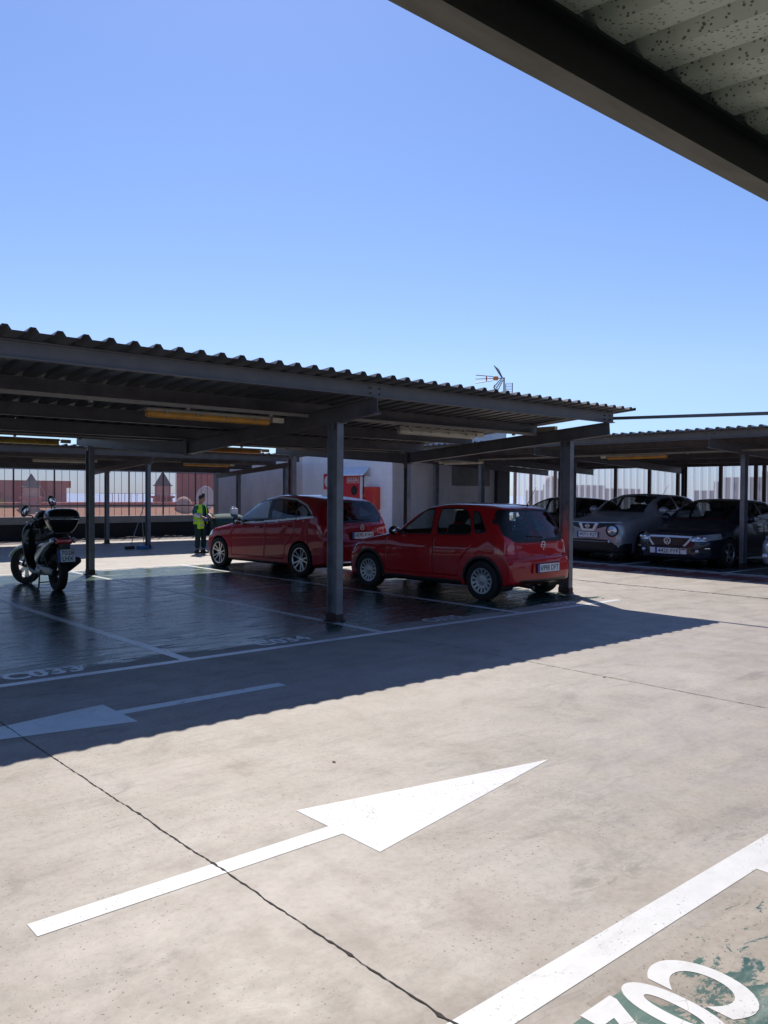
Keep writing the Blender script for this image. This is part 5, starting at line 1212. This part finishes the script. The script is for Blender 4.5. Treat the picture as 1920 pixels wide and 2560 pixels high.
loft(smooth_path([(0, .52, 1.04, .06, .03), (0, .56, .94, .13, .05), (0, .57, .80, .15, .055), (0, .53, .66, .10, .05), (0, .48, .56, .04, .03)]), 20).build('front_panel', M['pale_panel'], sc_, **SK)
MB().rbox(-.09, .09, .585, .635, .78, .90, .02).build('headlamp', M['lampglass'], sc_, **SK)
loft(smooth_path([(0, .40, 1.00, .10, .08), (0, .36, 1.10, .15, .11), (0, .33, 1.18, .14, .10), (0, .33, 1.25, .08, .05), (0, .34, 1.27, .03, .02)]), 20, T=ws).build('handlebar_cowl', M['gloss_black'], sc_, **SK)
loft(smooth_path([(0, .42, 1.02, .09, .02), (0, .42, 1.14, .13, .03), (0, .38, 1.24, .10, .02), (0, .36, 1.29, .03, .01)]), 16, T=ws).build('cowl_screen', M['pale_panel'], sc_, **SK)
for s_ in (-1, 1):
    hb = MB().tube([ws @ Vector((0, .33, 1.08)), ws @ Vector((s_*.18, .31, 1.10)), ws @ Vector((s_*.36, .22, 1.07))], [.018, .016, .016], 8); o = hb.build('handlebar', M['steel_dark'], sc_, **SK)
    MB().tube([ws @ Vector((s_*.25, .275, 1.085)), ws @ Vector((s_*.37, .21, 1.07))], .021, 10).build('grip', M['rubber'], o, **SK)
    MB().tube([ws @ Vector((s_*.14, .36, 1.12)), ws @ Vector((s_*.30, .40, 1.09)), ws @ Vector((s_*.36, .36, 1.09))], .008, 6).build('brake_lever', M['chrome'], o, **SK)
    mz = 1.26 if s_ < 0 else 1.42; mx = .40 if s_ < 0 else .17
    m_ = MB().tube([ws @ Vector((s_*.20, .31, 1.10)), ws @ Vector((s_*(mx+.20)/2, .31, 1.20)), ws @ Vector((s_*mx, .33, mz-.05))], .010, 8)
    T = Matrix.Translation(ws @ Vector((s_*(mx+.02), .33, mz+.02))) @ Matrix.Rotation(R(15), 4, 'Z') @ Matrix.Rotation(R(-s_*25), 4, 'Y')
    m_.ell((0, 0, 0), (.072, .030, .108), T); o = m_.build('mirror', M['gloss_black'], sc_, world=False, smooth=True)
    MB().ell((0, -.022, 0), (.060, .012, .094), T).build('mirror_glass', M['mirror'], o, world=False, smooth=True)
loft(smooth_path([(0, .14, .62, .07, .06), (0, .02, .58, .13, .16), (0, -.2, .62, .165, .20), (0, -.5, .70, .185, .15), (0, -.75, .79, .17, .10), (0, -.92, .86, .11, .05), (0, -.97, .88, .05, .02)]), 24).build('rear_body', M['gloss_black'], sc_, **SK)
for s_ in (-1, 1):
    loft(smooth_path([(s_*.12, -.02, .42, .02, .03), (s_*.165, -.12, .50, .022, .07), (s_*.18, -.32, .60, .022, .055), (s_*.19, -.55, .70, .018, .035), (s_*.16, -.85, .83, .012, .016)]), 14).build('side_panel', M['pale_panel'], sc_, **SK)
loft(smooth_path([(0, .16, .80, .07, .03), (0, .06, .83, .12, .05), (0, -.2, .84, .15, .06), (0, -.4, .885, .16, .06), (0, -.62, .90, .13, .05), (0, -.70, .91, .08, .02)]), 20).build('seat', M['rubber'], sc_, **SK)
MB().tube([(-.13, -.5, .90), (-.13, -.85, .94), (.13, -.85, .94), (.13, -.5, .90)], .014, 8).box(-.12, .12, -.95, -.62, .935, .955).build('rack', M['steel_dark'], sc_, **SK)
tc = loft(smooth_path([(0, -.82, .955, .10, .09), (0, -.82, .965, .15, .13), (0, -.825, 1.04, .205, .175), (0, -.83, 1.14, .25, .205), (0, -.83, 1.165, .255, .21)], 4), 32, 3.2).build('top_case', M['gloss_black'], sc_, **SK)
loft(smooth_path([(0, -.83, 1.172, .262, .216), (0, -.83, 1.20, .262, .216), (0, -.83, 1.27, .245, .20), (0, -.83, 1.315, .20, .165), (0, -.83, 1.338, .12, .10), (0, -.83, 1.342, .03, .03)], 4), 32, 3.2).build('case_lid', M['gloss_black'], tc, **SK)
MB().rbox(-.05, .05, -1.052, -1.03, 1.20, 1.225, .005).build('case_badge', M['steel_dark'], tc, **SK)
MB().rbox(-.13, .13, -.97, -.86, .765, .865, .03).build('tail_lamp', M['tail'], sc_, **SK)
for s_ in (-1, 1): MB().ell((s_*.175, -.88, .82), (.035, .06, .045)).build('indicator', M['lampglass'], sc_, world=False, smooth=True)
MB().add([(-.09, -.80, .78), (.09, -.80, .78), (.085, -.98, .68), (-.085, -.98, .68), (-.08, -1.02, .50), (.08, -1.02, .50), (.07, -.97, .44), (-.07, -.97, .44)], [(0, 1, 2, 3), (3, 2, 5, 4), (4, 5, 6, 7)]).box(-.07, .07, -1.0, -.80, .60, .78).build('rear_mudguard', M['black'], sc_, world=False)
plate(sc_, (0, -1.025, .585), 0, '', w=.27, h=.20, tilt=R(-12), two=('7028', 'LHX'))
b = MB().rbox(-.13, .10, -.32, .02, .22, .40, .04).rbox(-.15, -.08, -.70, -.15, .24, .38, .04); b.build('engine_case', M['engine'], sc_, **SK)
MB().tube([(-.10, -.05, .32), (-.14, -.15, .30), (-.13, -.3, .28)], .05, 10).build('fan_cover', M['engine'], sc_, **SK)
MB().tube([(.06, 0, .22), (.13, -.2, .22), (.16, -.45, .28), (.19, -.60, .36), (.20, -.98, .50)], [.02, .025, .05, .068, .06], 14).build('exhaust', M['black'], sc_, **SK)
MB().tube([(.14, -.30, .62), (.10, -.62, .32)], .022, 8).tube([(-.13, -.35, .62), (-.12, -.64, .32)], .022, 8).build('shock_absorber', M['steel_dark'], sc_, **SK)
MB().tube([(-.12, -.15, .24), (-.17, -.26, .02), (-.20, -.28, .01)], .013, 8).tube([(.12, -.15, .24), (.17, -.26, .02), (.20, -.28, .01)], .013, 8).tube([(-.15, -.22, .10), (.15, -.22, .10)], .010, 6).build('centre_stand', M['steel_dark'], sc_, **SK)
MB().tube([(-.10, .05, .24), (-.20, .10, .015)], .012, 8).build('side_stand', M['steel_dark'], sc_, **SK)

# ------------------------------------------------------------------ worker
def skin_mesh(name, verts, edges, mt, parent, sub=2, root=0):
    # verts: (x, y, z, rx, ry)
    me = bpy.data.meshes.new(name); me.from_pydata([v[:3] for v in verts], edges, []); o = bpy.data.objects.new(name, me); C.objects.link(o)
    sk = o.modifiers.new('s', 'SKIN'); 
    if not me.skin_vertices: me.skin_vertices.new() if hasattr(me.skin_vertices, 'new') else None
    for i, v in enumerate(verts):
        d = me.skin_vertices[0].data[i]; d.radius = (v[3], v[4] if len(v) > 4 else v[3]); d.use_root = (i == root)
    sk.use_smooth_shade = True
    sb_ = o.modifiers.new('d', 'SUBSURF'); sb_.levels = sub; sb_.render_levels = sub
    bpy.context.view_layer.update()
    m2 = bpy.data.meshes.new_from_object(o.evaluated_get(bpy.context.evaluated_depsgraph_get())); bpy.data.objects.remove(o)
    m2.name = name; m2.materials.clear(); m2.materials.append(M[mt]); m2.polygons.foreach_set('use_smooth', [True]*len(m2.polygons)); return link(name, m2, parent)
M['skin'] = mat('skin', (.36, .19, .13), .55); M['hair'] = mat('dark_hair', (.015, .012, .012), .6); M['teal'] = mat('green_workwear', (.015, .12, .10), .85, noise=.2, nscale=20)
M['hivis'] = mat('hi_vis_yellow', (.42, .80, .02), .6, noise=.1, nscale=15); M['reflective'] = mat('reflective_band', (.42, .42, .38), .4); M['whitecloth'] = mat('white_sleeve', (.60, .60, .68), .85); M['blueglove'] = mat('blue_cloth', (.03, .06, .32), .8)
pe = thing('person', 'worker in lime yellow vest over green workwear, hair tied up, looking down beside a cart', 'person', (10.98, 19.85, 0), R(196), sc=1.0)
# facing +y locally
J = {'pel': (0, 0, .86, .125, .095), 'wa': (0, .0, 1.0, .115, .085), 'ch': (0, .0, 1.17, .14, .095), 'nb': (0, -.01, 1.30, .06, .055), 'nk': (0, .01, 1.36, .045, .045), 'hd': (0, .04, 1.44, .075, .085), 'ht': (0, .035, 1.50, .07, .08)}
V_ = list(J.values()); E_ = [(0, 1), (1, 2), (2, 3), (3, 4), (4, 5), (5, 6)]
for s_ in (-1, 1):
    o = len(V_); V_ += [(s_*.085, 0, .80, .085, .085), (s_*.10, .01, .45, .055, .055), (s_*.11, -.01, .09, .036, .036), (s_*.115, .10, .04, .035, .025)]
    E_ += [(0, o), (o, o+1), (o+1, o+2), (o+2, o+3)]
    o = len(V_); V_ += [(s_*.165, 0, 1.25, .05, .05), (s_*.235, .0, 1.05, .042, .042), (s_*.17, .20, .98, .030, .030), (s_*.15, .26, .965, .024, .030), (s_*.145, .31, .955, .030, .014)]
    E_ += [(2, o), (o, o+1), (o+1, o+2), (o+2, o+3), (o+3, o+4)]
skin_mesh('body', V_, E_, 'skin', pe, 2)
for s_ in (-1, 1):
    for k in range(4):
        x = s_*.145+(k-1.5)*.019; l_ = (.055, .068, .064, .048)[k]
        MB().tube([(x, .315, .955), (x, .315+l_*.6, .945), (x, .315+l_*.85, .925)], [.0085, .008, .006], 6).build('finger', M['skin'], pe, world=False, smooth=True)
    MB().tube([(s_*.145-s_*.03, .285, .958), (s_*.145-s_*.055, .315, .95), (s_*.145-s_*.058, .34, .942)], [.010, .009, .007], 6).build('thumb', M['skin'], pe, world=False, smooth=True)
# face tilted down
T = Matrix.Translation((0, .055, 1.45)) @ Matrix.Rotation(R(-22), 4, 'X')
fc = MB().ell((0, .0, 0), (.073, .085, .105), T, 24, 16); fc.ell((0, .085, -.012), (.012, .016, .020), T, 8, 6)
for s_ in (-1, 1): fc.ell((s_*.072, -.005, -.005), (.010, .018, .026), T, 8, 6)
fo = fc.build('face', M['skin'], pe, world=False, smooth=True)
for s_ in (-1, 1): MB().ell((s_*.028, .074, .014), (.012, .008, .007), T, 8, 6).build('eye', M['hair'], fo, world=False)
MB().ell((0, .078, -.052), (.022, .006, .006), T, 8, 6).build('mouth', M['red_b2'], fo, world=False)
MB().ell((0, -.018, .022), (.082, .092, .098), T, 20, 12).ell((0, .0, .125), (.045, .045, .045), T).build('hair', M['hair'], pe, world=False, smooth=True)
tv = [(0, 0, .80, .165, .125), (0, 0, .98, .145, .11), (0, 0, 1.16, .165, .118), (0, -.01, 1.28, .10, .075), (0, -.01, 1.31, .07, .06)]; te = [(0, 1), (1, 2), (2, 3), (3, 4)]
for s_ in (-1, 1):
    o = len(tv); tv += [(s_*.17, 0, 1.235, .068, .068), (s_*.235, -.0, 1.09, .062, .062), (s_*.24, .02, 1.04, .058, .058)]; te += [(2, o), (o, o+1), (o+1, o+2)]
skin_mesh('tunic', tv, te, 'teal', pe, 2)
for s_ in (-1, 1): skin_mesh('sleeve', [(s_*.24, .01, 1.05, .050, .050), (s_*.215, .10, 1.0, .048, .048), (s_*.18, .19, .985, .040, .040)], [(0, 1), (1, 2)], 'whitecloth', pe, 2)
tr = [(0, 0, .86, .15, .115)]; te = []
for s_ in (-1, 1):
    o = len(tr); tr += [(s_*.09, 0, .76, .10, .105), (s_*.105, .01, .45, .075, .078), (s_*.115, 0, .12, .062, .066)]; te += [(0, o), (o, o+1), (o+1, o+2)]
M['trouser'] = mat('dark_green_trouser', (.006, .032, .03), .85)
skin_mesh('trousers', tr, te, 'trouser', pe, 2)
for s_ in (-1, 1): loft(smooth_path([(s_*.115, -.07, .045, .03, .035), (s_*.115, 0, .06, .042, .055), (s_*.117, .09, .04, .045, .038), (s_*.118, .155, .03, .03, .022)]), 14).build('shoe', M['black'], pe, world=False, smooth=True)
# open vest: left and right front panels, back, collar V; lower flap folded at the hip
def vest_strip(a0, a1, z0, z1, r0, r1, top_in=0, n=10, m=8):
    b = MB(); vs = []
    for j in range(m+1):
        t = j/m; z = z0+(z1-z0)*t
        for i in range(n+1):
            a = R(a0+(a1-a0)*i/n); rx = r0+(r1-r0)*t; k = 1-.28*max(0, (z-1.16)/.16); vs.append((rx*k*math.cos(a), rx*.80*k*math.sin(a), z))
    b.add(vs, [(j*(n+1)+i, j*(n+1)+i+1, (j+1)*(n+1)+i+1, (j+1)*(n+1)+i) for j in range(m) for i in range(n)]); return b
vo = vest_strip(112, 428, .78, 1.30, .205, .185, n=36).build('vest', M['hivis'], pe, world=False, smooth=True)
for z in (.86, 1.02): vest_strip(112, 428, z, z+.045, .2075, .2055, n=36, m=1).build('reflective_band', M['reflective'], vo, world=False, smooth=True)
fl_ = MB().rbox(.04, .25, .07, .16, .66, .93, .03, Matrix.Rotation(R(8), 4, 'Z')).build('vest_flap', M['hivis'], pe, world=False, auto=50)
MB().rbox(.045, .245, .158, .166, .73, .775, .003, Matrix.Rotation(R(8), 4, 'Z')).rbox(.045, .245, .158, .166, .86, .90, .003, Matrix.Rotation(R(8), 4, 'Z')).build('reflective_band', M['reflective'], fl_, world=False)
MB().rbox(-.10, .08, .12, .20, .86, 1.0, .03).build('blue_cloth', M['blueglove'], pe, world=False, auto=50)
# cleaning cart with dark green bag and a white jug on top
ct = thing('cleaning_cart', 'dark green cleaning cart beside the worker, partly behind the car bonnet', 'cart', (11.75, 19.75, 0), R(-15))
M['greenbin'] = mat('dark_green_plastic', (.008, .05, .05), .8, noise=.2, nscale=6)
MB().rbox(-.42, .42, -.28, .28, .16, .86, .10, n=4).build('tub', M['greenbin'], ct, world=False, auto=50)
loft(smooth_path([(0, -.30, .80, .40, .05), (0, -.15, .93, .42, .07), (0, .1, .97, .40, .08), (0, .28, .84, .38, .05)]), 22).build('lid', M['greenbin'], ct, world=False, smooth=True)
MB().rbox(-.08, .02, -.292, -.284, .62, .68, .002).build('label', M['coping'], ct, world=False)
for x in (-.33, .33):
    for y in (-.2, .2): MB().lathe([(0, -.02), (.075, -.02), (.08, 0), (.075, .02), (0, .02)], 18, Matrix.Translation((x, y, .08)) @ Matrix.Rotation(R(90), 4, 'Y')).build('wheel', M['rubber'], ct, world=False)
MB().tube([(-.40, -.2, .75), (-.52, -.2, .98), (-.52, .2, .98), (-.40, .2, .75)], .016, 8).build('handle', M['steel_dark'], ct, world=False, smooth=True)
jg = thing('plastic_jug', 'white plastic jug standing on the green cart', 'jug', (11.93, 19.72, 1.0), R(-15))
M['jug'] = mat('white_jug', (.62, .64, .68), .4)
MB().rbox(-.095, .095, -.07, .07, 0, .20, .035, n=4).tube([(0, 0, .19), (0, 0, .235)], [.05, .024], 12).build('bottle', M['jug'], jg, world=False, auto=50)
MB().tube([(.0, 0, .232), (0, 0, .25)], .026, 12).build('cap', M['jug'], jg, world=False)
MB().tube([(-.07, 0, .18), (-.075, 0, .23), (-.03, 0, .235)], .012, 8).build('handle', M['jug'], jg, world=False, smooth=True)

# small litter on the sunlit floor
rnd = random.Random(11)
M['leaf'] = mat('dry_leaf', (.16, .11, .07), .9)
for i, (x, y, w_) in enumerate([(3.05, 3.9, 'left of the arrow head'), (6.3, 4.2, 'far out on the sunlit floor near the canopy shadow')]):
    a = rnd.uniform(0, 3); s = rnd.uniform(.008, .013); T = Matrix.Translation((x, y, .002)) @ Matrix.Rotation(a, 4, 'Z')
    tag(MB().add([T @ Vector(p) for p in ((-s*2, 0, 0), (0, -s, .003), (s*2.4, 0, .001), (0, s, .005))], [(0, 1, 2, 3)]).build('dry_leaf', M['leaf']), 'tiny dry leaf lying '+w_, 'leaf', group='dry leaves on the floor')
